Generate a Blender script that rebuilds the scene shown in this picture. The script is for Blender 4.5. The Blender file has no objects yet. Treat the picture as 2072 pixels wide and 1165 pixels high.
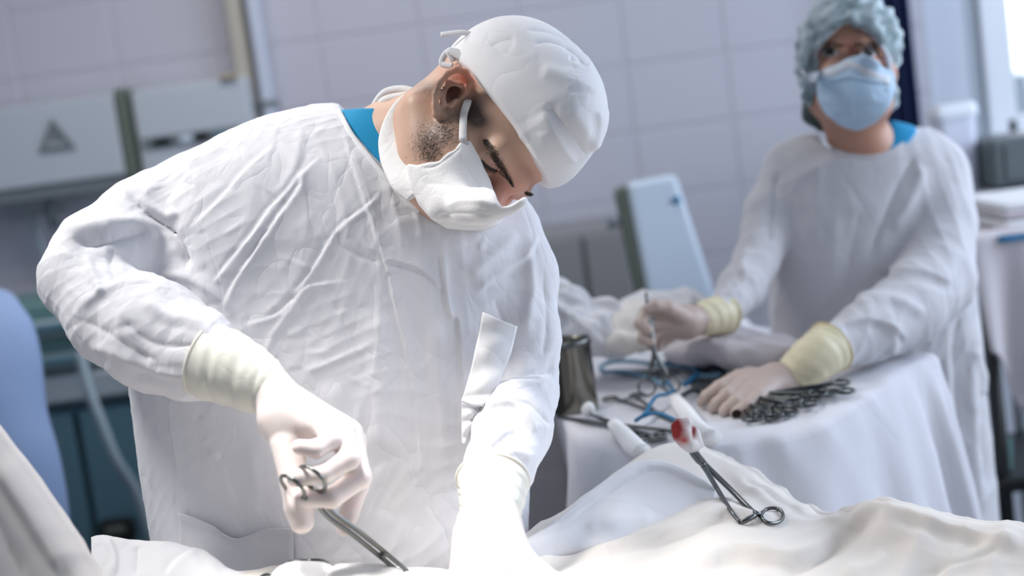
import bpy, bmesh, math, random
import numpy as np
from mathutils import Vector, Matrix
from mathutils.bvhtree import BVHTree
random.seed(7); rng = np.random.default_rng(7)
SC = bpy.context.scene; COL = SC.collection

# ---------------------------------------------------------------- camera (full-frame 50 mm, slightly rolled hand-held)
FPX, W, H = 2878.0, 2072.0, 1165.0
ROLL, PITCH, CAMZ = math.radians(7.8), math.radians(7.0), 1.5
C0 = np.array([0.0, 0.0, CAMZ])
FW = np.array([0, math.cos(PITCH), -math.sin(PITCH)])
_r0 = np.array([1.0, 0, 0]); _u0 = np.array([0, math.sin(PITCH), math.cos(PITCH)])
RT = math.cos(ROLL) * _r0 - math.sin(ROLL) * _u0
UP = math.sin(ROLL) * _r0 + math.cos(ROLL) * _u0
MC = np.stack([RT, UP, FW])                                   # view-aligned metric axes -> world
cd = bpy.data.cameras.new('camera'); cam = bpy.data.objects.new('camera', cd); COL.objects.link(cam)
cam.matrix_world = Matrix(((RT[0], UP[0], -FW[0], 0), (RT[1], UP[1], -FW[1], 0), (RT[2], UP[2], -FW[2], CAMZ), (0, 0, 0, 1)))
cd.sensor_width = 36; cd.sensor_fit = 'HORIZONTAL'; cd.lens = 36 * FPX / W; cd.clip_start = 0.05; cd.clip_end = 200
cd.dof.use_dof = True; cd.dof.focus_distance = 1.56; cd.dof.aperture_fstop = 2.6
SC.camera = cam
# ---------------------------------------------------------------- exposure, sky, lights
vs = SC.view_settings; vs.view_transform = 'Standard'; vs.look = 'None'; vs.gamma = 1.0; vs.use_curve_mapping = False
vs.exposure = 0.10
wd = bpy.data.worlds.new('overcast_sky'); SC.world = wd; wd.use_nodes = True
bg = wd.node_tree.nodes['Background']; bg.inputs[0].default_value = (0.80, 0.86, 1.0, 1); bg.inputs[1].default_value = 2.4

def lamp(name, kind, loc, target, energy, color, **kw):
    l = bpy.data.lights.new(name, kind); l.energy = energy; l.color = color
    for k, v in kw.items(): setattr(l, k, v)
    o = bpy.data.objects.new(name, l); COL.objects.link(o); o.location = loc
    o.rotation_euler = (Vector(target) - Vector(loc)).to_track_quat('-Z', 'Y').to_euler()
    return o
# surgical lamp over the table, daylight of an unseen side window, an added wide spot and an added ceiling fill
lamp('surgical_lamp', 'SPOT', (-0.26, 1.22, 2.40), (-0.10, 1.30, 1.0), 112, (1.0, 0.965, 0.92), spot_size=math.radians(27), spot_blend=1.0, shadow_soft_size=0.12)
lamp('added_arm_spot', 'SPOT', (-0.95, 1.50, 2.50), (-0.20, 1.52, 1.30), 74, (1.0, 0.97, 0.94), spot_size=math.radians(52), spot_blend=1.0, shadow_soft_size=0.18)  # added wide spot, no second lamp head: brightens arm, shoulder and head
lamp('side_window_daylight', 'AREA', (2.5, 2.75, 1.8), (-0.6, 3.0, 1.3), 40, (0.70, 0.82, 1.0), shape='RECTANGLE', size=1.5, size_y=1.4)
lamp('added_ceiling_fill', 'AREA', (-0.5, 3.1, 2.78), (-0.5, 3.3, 0), 15, (1.0, 0.97, 0.95), shape='RECTANGLE', size=1.2, size_y=0.5)  # added fill from above, no fixture: lifts the back wall

# ---------------------------------------------------------------- helpers: names, labels
def P(px, py, d):                                             # metric view axes
    return np.array([(px - 1036.0) / FPX * d, -(py - 582.5) / FPX * d, d])
def towor(V): return C0 + np.asarray(V, float) @ MC
def tocam(Wd): return (np.asarray(Wd, float) - C0) @ MC.T
def PW(px, py, d): return towor(P(px, py, d))
def toz(px, py, z):                                           # world point on a level plane
    v = PW(px, py, 1.0) - C0; return C0 + v * (z - CAMZ) / v[2]
def proj(V): V = np.asarray(V); return np.stack([1036 + FPX * V[..., 0] / V[..., 2], 582.5 - FPX * V[..., 1] / V[..., 2]], -1)

def tag(o, label=None, cat=None, group=None, kind=None):
    if label: o['label'] = label
    if cat: o['category'] = cat
    if group: o['group'] = group
    if kind: o['kind'] = kind
    return o
def thing(name, label, cat, loc, group=None):
    o = bpy.data.objects.new(name, None); COL.objects.link(o); o.location = Vector(loc); o.empty_display_size = 0.05
    return tag(o, label, cat, group)
def origin_of(p):
    v = Vector((0, 0, 0))
    while p is not None: v += p.location; p = p.parent
    return np.array(v)
def mesh_np(name, V, loops, sizes, mat=None, parent=None, smooth=True, loc=None, col=None, mats=None, fmat=None):
    """V: world vertices; loops: flat index array; sizes: loop count per face."""
    V = np.asarray(V, float); org = origin_of(parent) if parent is not None else (np.array(loc, float) if loc is not None else np.zeros(3))
    me = bpy.data.meshes.new(name); n = len(V); loops = np.asarray(loops, np.int32); sizes = np.asarray(sizes, np.int32)
    me.vertices.add(n); me.vertices.foreach_set('co', (V - org).astype(np.float32).ravel())
    me.loops.add(len(loops)); me.loops.foreach_set('vertex_index', loops)
    me.polygons.add(len(sizes)); st = np.concatenate([[0], np.cumsum(sizes)[:-1]]).astype(np.int32)
    me.polygons.foreach_set('loop_start', st)
    me.polygons.foreach_set('use_smooth', np.full(len(sizes), smooth))
    if mat is not None: me.materials.append(mat)
    if mats: [me.materials.append(m) for m in mats]
    if fmat is not None: me.polygons.foreach_set('material_index', np.asarray(fmat, np.int32))
    me.update(calc_edges=True); me.validate()
    if col is not None:
        a = me.color_attributes.new('Col', 'FLOAT_COLOR', 'POINT'); c = np.ones((n, 4), np.float32); c[:, :col.shape[1]] = col
        a.data.foreach_set('color', c.ravel())
    o = bpy.data.objects.new(name, me); COL.objects.link(o)
    if parent is not None: o.parent = parent
    else: o.location = Vector(org)
    return o

class MB:
    """collects boxes, tubes, lathes (world coordinates) into one mesh"""
    def __init__(s): s.V = []; s.L = []; s.S = []; s.n = 0
    def add(s, V, faces):
        V = np.asarray(V, float)
        for f in faces: s.L.extend([i + s.n for i in f]); s.S.append(len(f))
        s.V.append(V); s.n += len(V); return s
    def tube(s, pts, rad, seg=8, cap=True, flat=None, flatdir=None, closed=False):
        pts = np.asarray(pts, float); n = len(pts); rad = np.broadcast_to(np.asarray(rad, float), (n,))
        T = np.roll(pts, -1, 0) - np.roll(pts, 1, 0) if closed else np.gradient(pts, axis=0)
        T /= np.linalg.norm(T, axis=1)[:, None] + 1e-12
        u = np.array(flatdir, float) if flatdir is not None else (np.array([0, 0, 1.0]) if abs(T[0][2]) < .9 else np.array([1.0, 0, 0]))
        rows = []
        for i in range(n):
            a = u - T[i] * (u @ T[i]); a /= np.linalg.norm(a) + 1e-12; b = np.cross(T[i], a)
            if flatdir is None: u = a
            th = np.arange(seg) * 2 * math.pi / seg; fl = 1.0 if flat is None else flat
            rows.append(pts[i] + rad[i] * (np.cos(th)[:, None] * a * fl + np.sin(th)[:, None] * b))
        V = np.concatenate(rows); F = []
        for i in range(n if closed else n - 1):
            j = (i + 1) % n
            for k in range(seg):
                F.append((i * seg + k, i * seg + (k + 1) % seg, j * seg + (k + 1) % seg, j * seg + k))
        if cap and not closed:
            F.append(tuple(range(seg - 1, -1, -1))); F.append(tuple(range((n - 1) * seg, n * seg)))
        return s.add(V, F)
    def box(s, c, e, ax=None):
        c = np.array(c, float); A = np.eye(3) if ax is None else np.array(ax, float); V = []
        for z in (-1, 1):
            for y in (-1, 1):
                for x in (-1, 1): V.append(c + (np.array([x, y, z]) * np.array(e) / 2) @ A)
        return s.add(V, [(0, 2, 3, 1), (4, 5, 7, 6), (0, 1, 5, 4), (2, 6, 7, 3), (0, 4, 6, 2), (1, 3, 7, 5)])
    def lathe(s, prof, c, axis=(0, 0, 1), seg=32, capb=False):
        a = np.array(axis, float); a /= np.linalg.norm(a); u = np.cross(a, [0.3, 1, .2]); u /= np.linalg.norm(u); v = np.cross(a, u)
        th = np.arange(seg) * 2 * math.pi / seg; d = np.cos(th)[:, None] * u + np.sin(th)[:, None] * v
        V = np.concatenate([np.array(c) + r * d + z * a for r, z in prof]); F = []
        for i in range(len(prof) - 1):
            for k in range(seg): F.append((i * seg + k, i * seg + (k + 1) % seg, (i + 1) * seg + (k + 1) % seg, (i + 1) * seg + k))
        if capb: F.append(tuple(range(seg - 1, -1, -1)))
        return s.add(V, F)
    def grid(s, G):
        G = np.asarray(G, float); a, b = G.shape[:2]; F = []
        for i in range(a - 1):
            for j in range(b - 1): F.append((i * b + j, i * b + j + 1, (i + 1) * b + j + 1, (i + 1) * b + j))
        return s.add(G.reshape(-1, 3), F)
    def build(s, name, mat, parent=None, loc=None, smooth=True, bevel=0, seg=2, solid=0, sub=0, col=None):
        o = mesh_np(name, np.concatenate(s.V), s.L, s.S, mat, parent, smooth, loc, col)
        if solid: m = o.modifiers.new('Solidify', 'SOLIDIFY'); m.thickness = solid; m.offset = 0
        if bevel:
            m = o.modifiers.new('Bevel', 'BEVEL'); m.width = bevel; m.segments = seg; m.limit_method = 'ANGLE'; m.harden_normals = False
            if smooth: o.data.shade_smooth() if hasattr(o.data, 'shade_smooth') else None
        if sub: m = o.modifiers.new('Sub', 'SUBSURF'); m.levels = sub; m.render_levels = sub
        return o
def flatobj(o):
    o.data.polygons.foreach_set('use_smooth', np.zeros(len(o.data.polygons), bool)); return o
def spline(pts, n=24):
    pts = np.asarray(pts, float); k = len(pts)
    if k < 3: return pts[0] + np.linspace(0, 1, n)[:, None] * (pts[-1] - pts[0])
    q = np.concatenate([[2 * pts[0] - pts[1]], pts, [2 * pts[-1] - pts[-2]]]); out = []
    for t in np.linspace(0, k - 1, n):
        i = min(int(t), k - 2); u = t - i; a, b, c, d = q[i:i + 4]
        out.append(.5 * ((2 * b) + (-a + c) * u + (2 * a - 5 * b + 4 * c - d) * u * u + (-a + 3 * b - 3 * c + d) * u ** 3))
    return np.array(out)

# ---------------------------------------------------------------- helpers: implicit bodies and their surfaces
class Field:
    def __init__(s, lo, hi, h):
        ax = []
        for i in range(3):
            if not np.isscalar(h) and not np.isscalar(h[i]): ax.append(np.array(h[i], np.float32))
            else:
                hh = h if np.isscalar(h) else h[i]; ax.append(np.arange(lo[i], hi[i] + hh, hh, dtype=np.float32))
        s.ax = ax; s.F = np.full([len(a) for a in ax], 1.0, np.float32)
    def sub(s, lo, hi, pad):
        sl = []
        for i in range(3):
            a = np.searchsorted(s.ax[i], lo[i] - pad); b = np.searchsorted(s.ax[i], hi[i] + pad); sl.append(slice(a, max(b, a + 1)))
        X = s.ax[0][sl[0]][:, None, None]; Y = s.ax[1][sl[1]][None, :, None]; Z = s.ax[2][sl[2]][None, None, :]
        return tuple(sl), X, Y, Z
    def union(s, lo, hi, fn, k=0.01, pad=None):
        sl, X, Y, Z = s.sub(lo, hi, pad if pad is not None else k * 1.5 + 0.012); b = fn(X, Y, Z).astype(np.float32); a = s.F[sl]
        if a.size == 0: return s
        h = np.clip(.5 + .5 * (a - b) / k, 0, 1); s.F[sl] = a + (b - a) * h - k * h * (1 - h); return s
    def cut(s, fn, k=0.004, lo=(-9, -9, -9), hi=(9, 9, 9)):
        sl, X, Y, Z = s.sub(lo, hi, k + .01); b = -fn(X, Y, Z).astype(np.float32); a = s.F[sl]
        if a.size == 0: return s
        h = np.clip(.5 - .5 * (a - b) / k, 0, 1); s.F[sl] = a + (b - a) * h + k * h * (1 - h); return s
    def cone(s, a, b, ra, rb, k=0.01):
        a = np.array(a, float); b = np.array(b, float); R = max(ra, rb)
        def fn(X, Y, Z):
            d = b - a; L = d @ d + 1e-12
            t = np.clip(((X - a[0]) * d[0] + (Y - a[1]) * d[1] + (Z - a[2]) * d[2]) / L, 0, 1)
            return np.sqrt((X - a[0] - t * d[0]) ** 2 + (Y - a[1] - t * d[1]) ** 2 + (Z - a[2] - t * d[2]) ** 2) - (ra + (rb - ra) * t)
        return s.union(np.minimum(a, b) - R, np.maximum(a, b) + R, fn, k)
    def chain(s, pts, rad, k=0.01):
        for i in range(len(pts) - 1): s.cone(pts[i], pts[i + 1], rad[i], rad[i + 1], k)
        return s
    def ell(s, c, r, ax=None, k=0.01, cut=False):
        c = np.array(c, float); r = np.array(r, float); A = np.eye(3) if ax is None else np.array(ax, float); R = r.max()
        def fn(X, Y, Z):
            D = (X - c[0], Y - c[1], Z - c[2]); q0 = q1 = 0
            for i in range(3):
                e = (D[0] * A[i][0] + D[1] * A[i][1] + D[2] * A[i][2]); q0 = q0 + (e / r[i]) ** 2; q1 = q1 + (e / r[i] ** 2) ** 2
            q0 = np.sqrt(q0); return q0 * (q0 - 1) / (np.sqrt(q1) + 1e-9)
        if cut: return s.cut(fn, k, c - R, c + R)
        return s.union(c - R, c + R, fn, k)
    def loft(s, rows, k=0.01, ex=2.3):
        """rows: (Y, Xleft, Xright, Zc, half depth) sections stacked along the view's vertical"""
        rows = np.array(sorted(rows), float); yd = np.arange(rows[0, 0], rows[-1, 0], .004); sg = 3.2
        kk = np.exp(-.5 * (np.arange(-10, 11) / sg) ** 2); kk /= kk.sum(); D = [yd]
        for c in range(1, 5):
            v = np.interp(yd, rows[:, 0], rows[:, c]); e0 = 2 * v[0] - v[10:0:-1]; e1 = 2 * v[-1] - v[-2:-12:-1]; D.append(np.convolve(np.concatenate([e0, v, e1]), kk, 'valid'))
        rows = np.stack(D, 1); rows[:, 4] = np.maximum(rows[:, 4], .012); y = rows[:, 0]
        lo = (rows[:, 1].min(), y[0], (rows[:, 3] - rows[:, 4]).min()); hi = (rows[:, 2].max(), y[-1], (rows[:, 3] + rows[:, 4]).max())
        def fn(X, Y, Z):
            yy = Y.ravel(); f = lambda c: np.interp(yy, y, rows[:, c])[None, :, None]
            l, r, zc, h = f(1), f(2), f(3), f(4); w = (r - l) / 2
            q = (np.abs((X - (l + r) / 2) / w) ** ex + np.abs((Z - zc) / h) ** ex) ** (1 / ex)
            dd = (q - 1) * np.minimum(w, h)
            over = np.maximum(y[0] - yy, yy - y[-1])[None, :, None]
            return np.maximum(dd, over)
        return s.union(lo, hi, fn, k)
    def poly_cut(s, poly, zlo, zhi, k=0.004, keep=False):
        """removes (or keeps) a prism whose outline is a polygon in view metres"""
        poly = np.array(poly, float)
        def fn(X, Y, Z):
            x = X[:, :, 0] + 0 * Y[:, :, 0]; yv = Y[:, :, 0] + 0 * x; d = np.full(x.shape, 1e9); inside = np.zeros(x.shape, bool); n = len(poly)
            for i in range(n):
                a = poly[i]; b = poly[(i + 1) % n]; e = b - a
                t = np.clip(((x - a[0]) * e[0] + (yv - a[1]) * e[1]) / (e @ e), 0, 1)
                d = np.minimum(d, (x - a[0] - t * e[0]) ** 2 + (yv - a[1] - t * e[1]) ** 2)
                c = ((a[1] > yv) != (b[1] > yv)) & (x < (b[0] - a[0]) * (yv - a[1]) / (b[1] - a[1] + 1e-12) + a[0]); inside ^= c
            sd = np.where(inside, -np.sqrt(d), np.sqrt(d))[:, :, None]
            sd = np.maximum(sd, np.maximum(zlo - Z, Z - zhi))
            return -sd if keep else sd
        return s.cut(fn, k)
    def surface(s):
        F = s.F; S = F < 0; nx, ny, nz = F.shape
        cnt = np.zeros((nx - 1, ny - 1, nz - 1), np.int8)
        for a in (0, 1):
            for b in (0, 1):
                for c in (0, 1): cnt += S[a:nx - 1 + a, b:ny - 1 + b, c:nz - 1 + c]
        act = np.argwhere((cnt > 0) & (cnt < 8)); n = len(act); idx = np.full(cnt.shape, -1, np.int32); idx[tuple(act.T)] = np.arange(n)
        corn = np.array([(a, b, c) for a in (0, 1) for b in (0, 1) for c in (0, 1)])
        vals = np.stack([F[act[:, 0] + c[0], act[:, 1] + c[1], act[:, 2] + c[2]] for c in corn], 1)
        acc = np.zeros((n, 3)); m = np.zeros(n)
        for i in range(8):
            for j in range(i + 1, 8):
                df = corn[j] - corn[i]
                if np.abs(df).sum() != 1: continue
                a, b = vals[:, i], vals[:, j]; w = (a < 0) != (b < 0); t = np.where(w, a / np.where(w, a - b, 1), 0)
                p = corn[i] + t[:, None] * df; acc[w] += p[w]; m[w] += 1
        p = acc / m[:, None]; V = np.empty((n, 3))
        for i in range(3):
            a = s.ax[i]; V[:, i] = a[act[:, i]] * (1 - p[:, i]) + a[np.minimum(act[:, i] + 1, len(a) - 1)] * p[:, i]
        Q = []
        def emit(e, quad, sgn):
            q = np.stack(quad, 1); ok = (q >= 0).all(1); q = q[ok]; sgn = sgn[ok]; q[sgn] = q[sgn][:, ::-1]; Q.append(q)
        e = np.argwhere(S[:-1, 1:-1, 1:-1] != S[1:, 1:-1, 1:-1]); i, j, k = e[:, 0], e[:, 1] + 1, e[:, 2] + 1
        emit(e, [idx[i, j - 1, k - 1], idx[i, j, k - 1], idx[i, j, k], idx[i, j - 1, k]], S[i, j, k])
        e = np.argwhere(S[1:-1, :-1, 1:-1] != S[1:-1, 1:, 1:-1]); i, j, k = e[:, 0] + 1, e[:, 1], e[:, 2] + 1
        emit(e, [idx[i - 1, j, k - 1], idx[i - 1, j, k], idx[i, j, k], idx[i, j, k - 1]], S[i, j, k])
        e = np.argwhere(S[1:-1, 1:-1, :-1] != S[1:-1, 1:-1, 1:]); i, j, k = e[:, 0] + 1, e[:, 1] + 1, e[:, 2]
        emit(e, [idx[i - 1, j - 1, k], idx[i, j - 1, k], idx[i, j, k], idx[i - 1, j, k]], S[i, j, k])
        Q = np.concatenate(Q)
        used = np.unique(Q); remap = np.full(n, -1); remap[used] = np.arange(len(used))
        return V[used], remap[Q]

def normals(V, Q):
    a = V[Q[:, 2]] - V[Q[:, 0]]; b = V[Q[:, 3]] - V[Q[:, 1]]; fn = np.cross(a, b); N = np.zeros_like(V)
    for c in range(3):
        for i in range(4): N[:, c] += np.bincount(Q[:, i], fn[:, c], len(V))
    return N / (np.linalg.norm(N, axis=1)[:, None] + 1e-12)
def smooth(V, Q, it=2, lam=0.5):
    E = np.concatenate([Q[:, [0, 1]], Q[:, [1, 2]], Q[:, [2, 3]], Q[:, [3, 0]]]); deg = np.bincount(E[:, 0], minlength=len(V)) + np.bincount(E[:, 1], minlength=len(V))
    for _ in range(it):
        for l in (lam, -lam * 1.03):
            A = np.stack([np.bincount(E[:, 0], V[E[:, 1], c], len(V)) + np.bincount(E[:, 1], V[E[:, 0], c], len(V)) for c in range(3)], 1)
            V = V + l * (A / np.maximum(deg, 1)[:, None] - V)
    return V
def subdivide(V, Q):
    """one linear split of every quad, then a light smoothing"""
    n = len(V); E = np.sort(np.concatenate([Q[:, [0, 1]], Q[:, [1, 2]], Q[:, [2, 3]], Q[:, [3, 0]]]), 1)
    key = E[:, 0].astype(np.int64) * n + E[:, 1]; u, inv = np.unique(key, return_inverse=True); m = len(Q)
    EV = (V[u // n] + V[u % n]) / 2; e = inv.reshape(4, m) + n; c = np.arange(m) + n + len(u)
    VV = np.concatenate([V, EV, V[Q].mean(1)])
    QQ = np.concatenate([np.stack([Q[:, i], e[i], c, e[i - 1]], 1) for i in range(4)])
    return smooth(VV, QQ, 1, 0.5), QQ
def outward(V, Q):
    """view axes are left-handed against the world: make faces point outward there"""
    a, b, c = V[Q[:, 0]], V[Q[:, 1]], V[Q[:, 2]]; Wv = towor(V)
    vol = np.einsum('ij,ij->i', Wv[Q[:, 0]], np.cross(Wv[Q[:, 1]], Wv[Q[:, 2]])).sum() + np.einsum('ij,ij->i', Wv[Q[:, 0]], np.cross(Wv[Q[:, 2]], Wv[Q[:, 3]])).sum()
    return Q if vol > 0 else Q[:, ::-1]
def body(name, V, Q, mat, parent=None, loc=None, col=None):
    Q = outward(V, Q)
    return mesh_np(name, towor(V), Q.ravel(), np.full(len(Q), 4), mat, parent, True, loc, col)
def folds(V, N, lst):
    """creases of the cloth: each is (polyline on the cloth, width, height, kind); kinds: r ridge, v valley, s one-sided lip"""
    px = proj(V); facing = N[:, 2] < 0.35; D = np.zeros(len(V))
    for pts, w, amp, kind in lst:
        pts = spline(pts, max(6, 4 * len(pts))); lo = pts.min(0) - 4 * w; hi = pts.max(0) + 4 * w
        m = np.where(facing & (px > lo).all(1) & (px < hi).all(1))[0]
        if not len(m): continue
        q = px[m]; best = np.full(len(m), 1e9); sd = np.zeros(len(m)); tt = np.zeros(len(m)); n = len(pts) - 1
        for i in range(n):
            a, b = pts[i], pts[i + 1]; e = b - a; L = np.linalg.norm(e); e = e / L; r = q - a; t = np.clip(r @ e, 0, L)
            d = np.linalg.norm(r - t[:, None] * e, axis=1); s_ = r[:, 0] * e[1] - r[:, 1] * e[0]; u = d < best
            best[u] = d[u]; sd[u] = np.sign(s_[u]) * d[u]; tt[u] = (i + t[u] / L) / n
        tap = np.clip(np.minimum(tt, 1 - tt) * 6, 0, 1); tap = tap * tap * (3 - 2 * tap)
        if kind == 'r': p = np.exp(-(best / w) ** 2)
        elif kind == 'v': p = -np.exp(-np.abs(best) / w)
        else: p = np.where(sd > 0, np.exp(-best / (w * 2.6)), np.exp(-(best / (w * .5)) ** 2)) - .3 * np.exp(-((sd + w * 1.2) / (w * .8)) ** 2)
        D[m] += amp * tap * p
    return D
def crumple(V, dr, amp, n=5, k=(90, 240), seed=0, spread=.35):
    """irregular soft creases running along dr, fading in and out"""
    rr = np.random.default_rng(seed); dr = np.array(dr, float) / np.linalg.norm(dr); D = np.zeros(len(V))
    for i in range(n):
        r = rr.normal(0, 1, 3); w = r - dr * (r @ dr); w /= np.linalg.norm(w); w = w + dr * rr.normal(0, spread); kk = rr.uniform(*k)
        w2 = rr.normal(0, 1, 3) * kk * .16; w3 = rr.normal(0, 1, 3) * kk * .10; w4 = rr.normal(0, 1, 3) * kk * .12
        s_ = np.sin(V @ (w * kk) + 2.4 * np.sin(V @ w2 + i) + 1.2 * np.sin(V @ w4)); m = np.clip(np.sin(V @ w3 + 2 * i) * .9 + .25, 0, 1)
        D += (1 - np.abs(s_)) ** 1.6 * m * (150 / kk)
    return D * amp - amp * .35
def bvh(V, Q): return BVHTree.FromPolygons([Vector(v) for v in V], [tuple(int(i) for i in q) for q in Q])
def hit(tree, px, py, lift=0.0, dflt=1.6):
    """the point of a surface seen along a line of sight, lifted off it by lift metres (view metres)"""
    d = Vector(P(px, py, 1.0)).normalized(); r = tree.ray_cast(Vector((0, 0, 0)), d)
    if r[0] is None: return P(px, py, dflt)
    n = r[1]; n = -n if n.dot(d) > 0 else n
    return np.array(r[0] + n * lift)
def hits(tree, pts, lift=0.0, dflt=1.6): return np.array([hit(tree, x, y, lift, dflt) for x, y in pts])

# ---------------------------------------------------------------- materials
def mat(name, color, rough=0.6, metal=0.0, sss=0.0, sheen=0.0, bump=None, attr=False, trans=0.0, alpha=1.0, spec=0.5, var=None, coat=0):
    """bump: list of (kind, scale, strength, distance, stretch)"""
    m = bpy.data.materials.new(name); m.use_nodes = True; nt = m.node_tree; b = nt.nodes['Principled BSDF']; I = b.inputs
    I['Base Color'].default_value = (*color, 1); I['Roughness'].default_value = rough; I['Metallic'].default_value = metal
    I['Specular IOR Level'].default_value = spec; I['Alpha'].default_value = alpha; I['Coat Weight'].default_value = coat
    if sss: I['Subsurface Weight'].default_value = sss; I['Subsurface Radius'].default_value = (1.0, .35, .2); I['Subsurface Scale'].default_value = .006
    if sheen: I['Sheen Weight'].default_value = sheen; I['Sheen Roughness'].default_value = .5
    if trans: I['Transmission Weight'].default_value = trans
    N = nt.nodes.new; tc = N('ShaderNodeTexCoord')
    if attr:
        a = N('ShaderNodeAttribute'); a.attribute_name = 'Col'; nt.links.new(a.outputs['Color'], I['Base Color'])
    if var:
        nz = N('ShaderNodeTexNoise'); nz.inputs['Scale'].default_value = var[0]; nz.inputs['Detail'].default_value = 6
        nt.links.new(tc.outputs['Object'], nz.inputs['Vector']); mx = N('ShaderNodeMix'); mx.data_type = 'RGBA'
        mx.inputs['A'].default_value = (*color, 1); mx.inputs['B'].default_value = (*var[1], 1)
        cr = N('ShaderNodeMapRange'); cr.inputs['From Min'].default_value = .4; cr.inputs['From Max'].default_value = .62
        nt.links.new(nz.outputs['Fac'], cr.inputs['Value']); nt.links.new(cr.outputs['Result'], mx.inputs['Factor']); nt.links.new(mx.outputs['Result'], I['Base Color'])
    prev = None
    for kind, sc, st, dist, stretch in (bump or []):
        mp = N('ShaderNodeMapping'); mp.inputs['Scale'].default_value = stretch[:3]
        if len(stretch) > 3: mp.inputs['Rotation'].default_value = stretch[3:]
        nt.links.new(tc.outputs['Object'], mp.inputs['Vector'])
        if kind == 'noise': t = N('ShaderNodeTexNoise'); t.inputs['Detail'].default_value = 3; t.inputs['Distortion'].default_value = .4; out = t.outputs['Fac']
        elif kind == 'crease':                                   # sharp crumple lines: folded noise
            t = N('ShaderNodeTexNoise'); t.inputs['Detail'].default_value = 1.5; t.inputs['Distortion'].default_value = .6
            s1 = N('ShaderNodeMath'); s1.operation = 'SUBTRACT'; s1.inputs[1].default_value = .5; s2 = N('ShaderNodeMath'); s2.operation = 'ABSOLUTE'
            s3 = N('ShaderNodeMath'); s3.operation = 'POWER'; s3.inputs[1].default_value = .6
            nt.links.new(t.outputs['Fac'], s1.inputs[0]); nt.links.new(s1.outputs[0], s2.inputs[0]); nt.links.new(s2.outputs[0], s3.inputs[0]); out = s3.outputs[0]
        else:
            t = N('ShaderNodeTexVoronoi'); t.feature = 'F1'; out = t.outputs['Distance']
        t.inputs['Scale'].default_value = sc; nt.links.new(mp.outputs['Vector'], t.inputs['Vector'])
        bp = N('ShaderNodeBump'); bp.inputs['Strength'].default_value = st; bp.inputs['Distance'].default_value = dist
        nt.links.new(out, bp.inputs['Height'])
        if prev is not None: nt.links.new(prev.outputs['Normal'], bp.inputs['Normal'])
        prev = bp
    if prev is not None: nt.links.new(prev.outputs['Normal'], I['Normal'])
    return m
ONE = (1, 1, 1)
M = {}
M['gown'] = mat('gown_cotton', (.82, .82, .85), .85, sheen=.15, bump=[('crease', 10, .40, .010, (1, 1, .35, 0, .6, 0)), ('crease', 30, .40, .004, (1, 1, .5, .3, .6, .4)), ('noise', 1000, .25, .0004, (1, 1, .3))])
M['gown2'] = mat('gown_cotton_plain', (.80, .80, .83), .85, sheen=.15, bump=[('crease', 9, .4, .010, (1, 1, .35, 0, .4, 0)), ('crease', 26, .3, .004, (1, 1, .5))])
M['cap'] = mat('cap_cotton', (.86, .86, .87), .85, sheen=.1, bump=[('noise', 1100, .12, .0004, ONE), ('crease', 16, .6, .003, ONE)])
M['gauze'] = mat('mask_gauze', (.88, .87, .86), .9, sheen=.1, bump=[('noise', 700, .6, .0008, (1, 1, .6)), ('crease', 40, .6, .002, ONE)])
M['drape'] = mat('drape_cotton', (.86, .81, .75), .85, sheen=.1, bump=[('crease', 6, .28, .010, (1, .6, 1, 0, 0, .5)), ('noise', 30, .2, .004, ONE)])
M['drape2'] = mat('drape_white_cotton', (.82, .82, .84), .85, sheen=.1, bump=[('crease', 8, .3, .010, (1, .6, .6)), ('noise', 30, .2, .004, ONE)])
M['beige'] = mat('screen_linen', (.86, .81, .77), .85, bump=[('noise', 500, .1, .0005, ONE)])
M['bluecloth'] = mat('pale_blue_cloth', (.30, .41, .64), .85, bump=[('crease', 8, .2, .004, ONE)])
M['scrub'] = mat('blue_scrub', (.0, .30, .58), .8, sheen=.1, bump=[('noise', 900, .2, .0005, ONE)])
M['skin'] = mat('skin', (.7, .45, .35), .5, sss=.12, attr=True, bump=[('noise', 420, .12, .0006, ONE)])
M['hair'] = mat('dark_hair', (.035, .025, .019), .6)
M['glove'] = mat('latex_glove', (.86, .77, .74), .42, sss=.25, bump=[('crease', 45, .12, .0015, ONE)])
M['glove_brown'] = mat('latex_glove_brown', (.50, .395, .345), .45, sss=.1, bump=[('crease', 45, .2, .0015, ONE)])  # browner, darker latex for the woman's gloves
M['cuff'] = mat('latex_cuff', (.86, .83, .74), .45, sss=.1, bump=[('crease', 30, .35, .003, (1, 1, 1))])
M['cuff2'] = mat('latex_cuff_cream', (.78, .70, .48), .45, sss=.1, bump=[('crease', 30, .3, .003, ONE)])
M['steel'] = mat('instrument_steel', (.17, .18, .175), .28, 1.0, bump=[('noise', 60, .05, .001, ONE)])
M['steel_dark'] = mat('dark_steel', (.10, .11, .11), .35, 1.0)
M['can'] = mat('brushed_can', (.26, .245, .21), .22, 1.0, bump=[('noise', 40, .06, .002, (8, 8, .3))])
M['maskblue'] = mat('blue_surgical_mask', (.52, .70, .87), .8, sheen=.1, bump=[('noise', 300, .1, .0006, ONE)])
M['maskwhite'] = mat('white_mask_band', (.78, .82, .88), .8)
M['bouffant'] = mat('bouffant_net', (.52, .62, .66), .75, var=(34, (.22, .30, .32)), bump=[('noise', 60, .6, .004, (1, .35, 1))])
M['bluecord'] = mat('blue_plastic', (.01, .16, .33), .4)
M['bluepen'] = mat('blue_pen_plastic', (.0, .07, .30), .35)
M['tan'] = mat('tan_plastic', (.42, .34, .22), .5)
M['eye'] = mat('eye_white', (.45, .42, .41), .2)
M['iris'] = mat('dark_iris', (.02, .014, .01), .1)
M['tile'] = mat('glazed_tile', (.54, .535, .595), .32, spec=.4, bump=[('noise', 6, .03, .004, ONE)])
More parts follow.
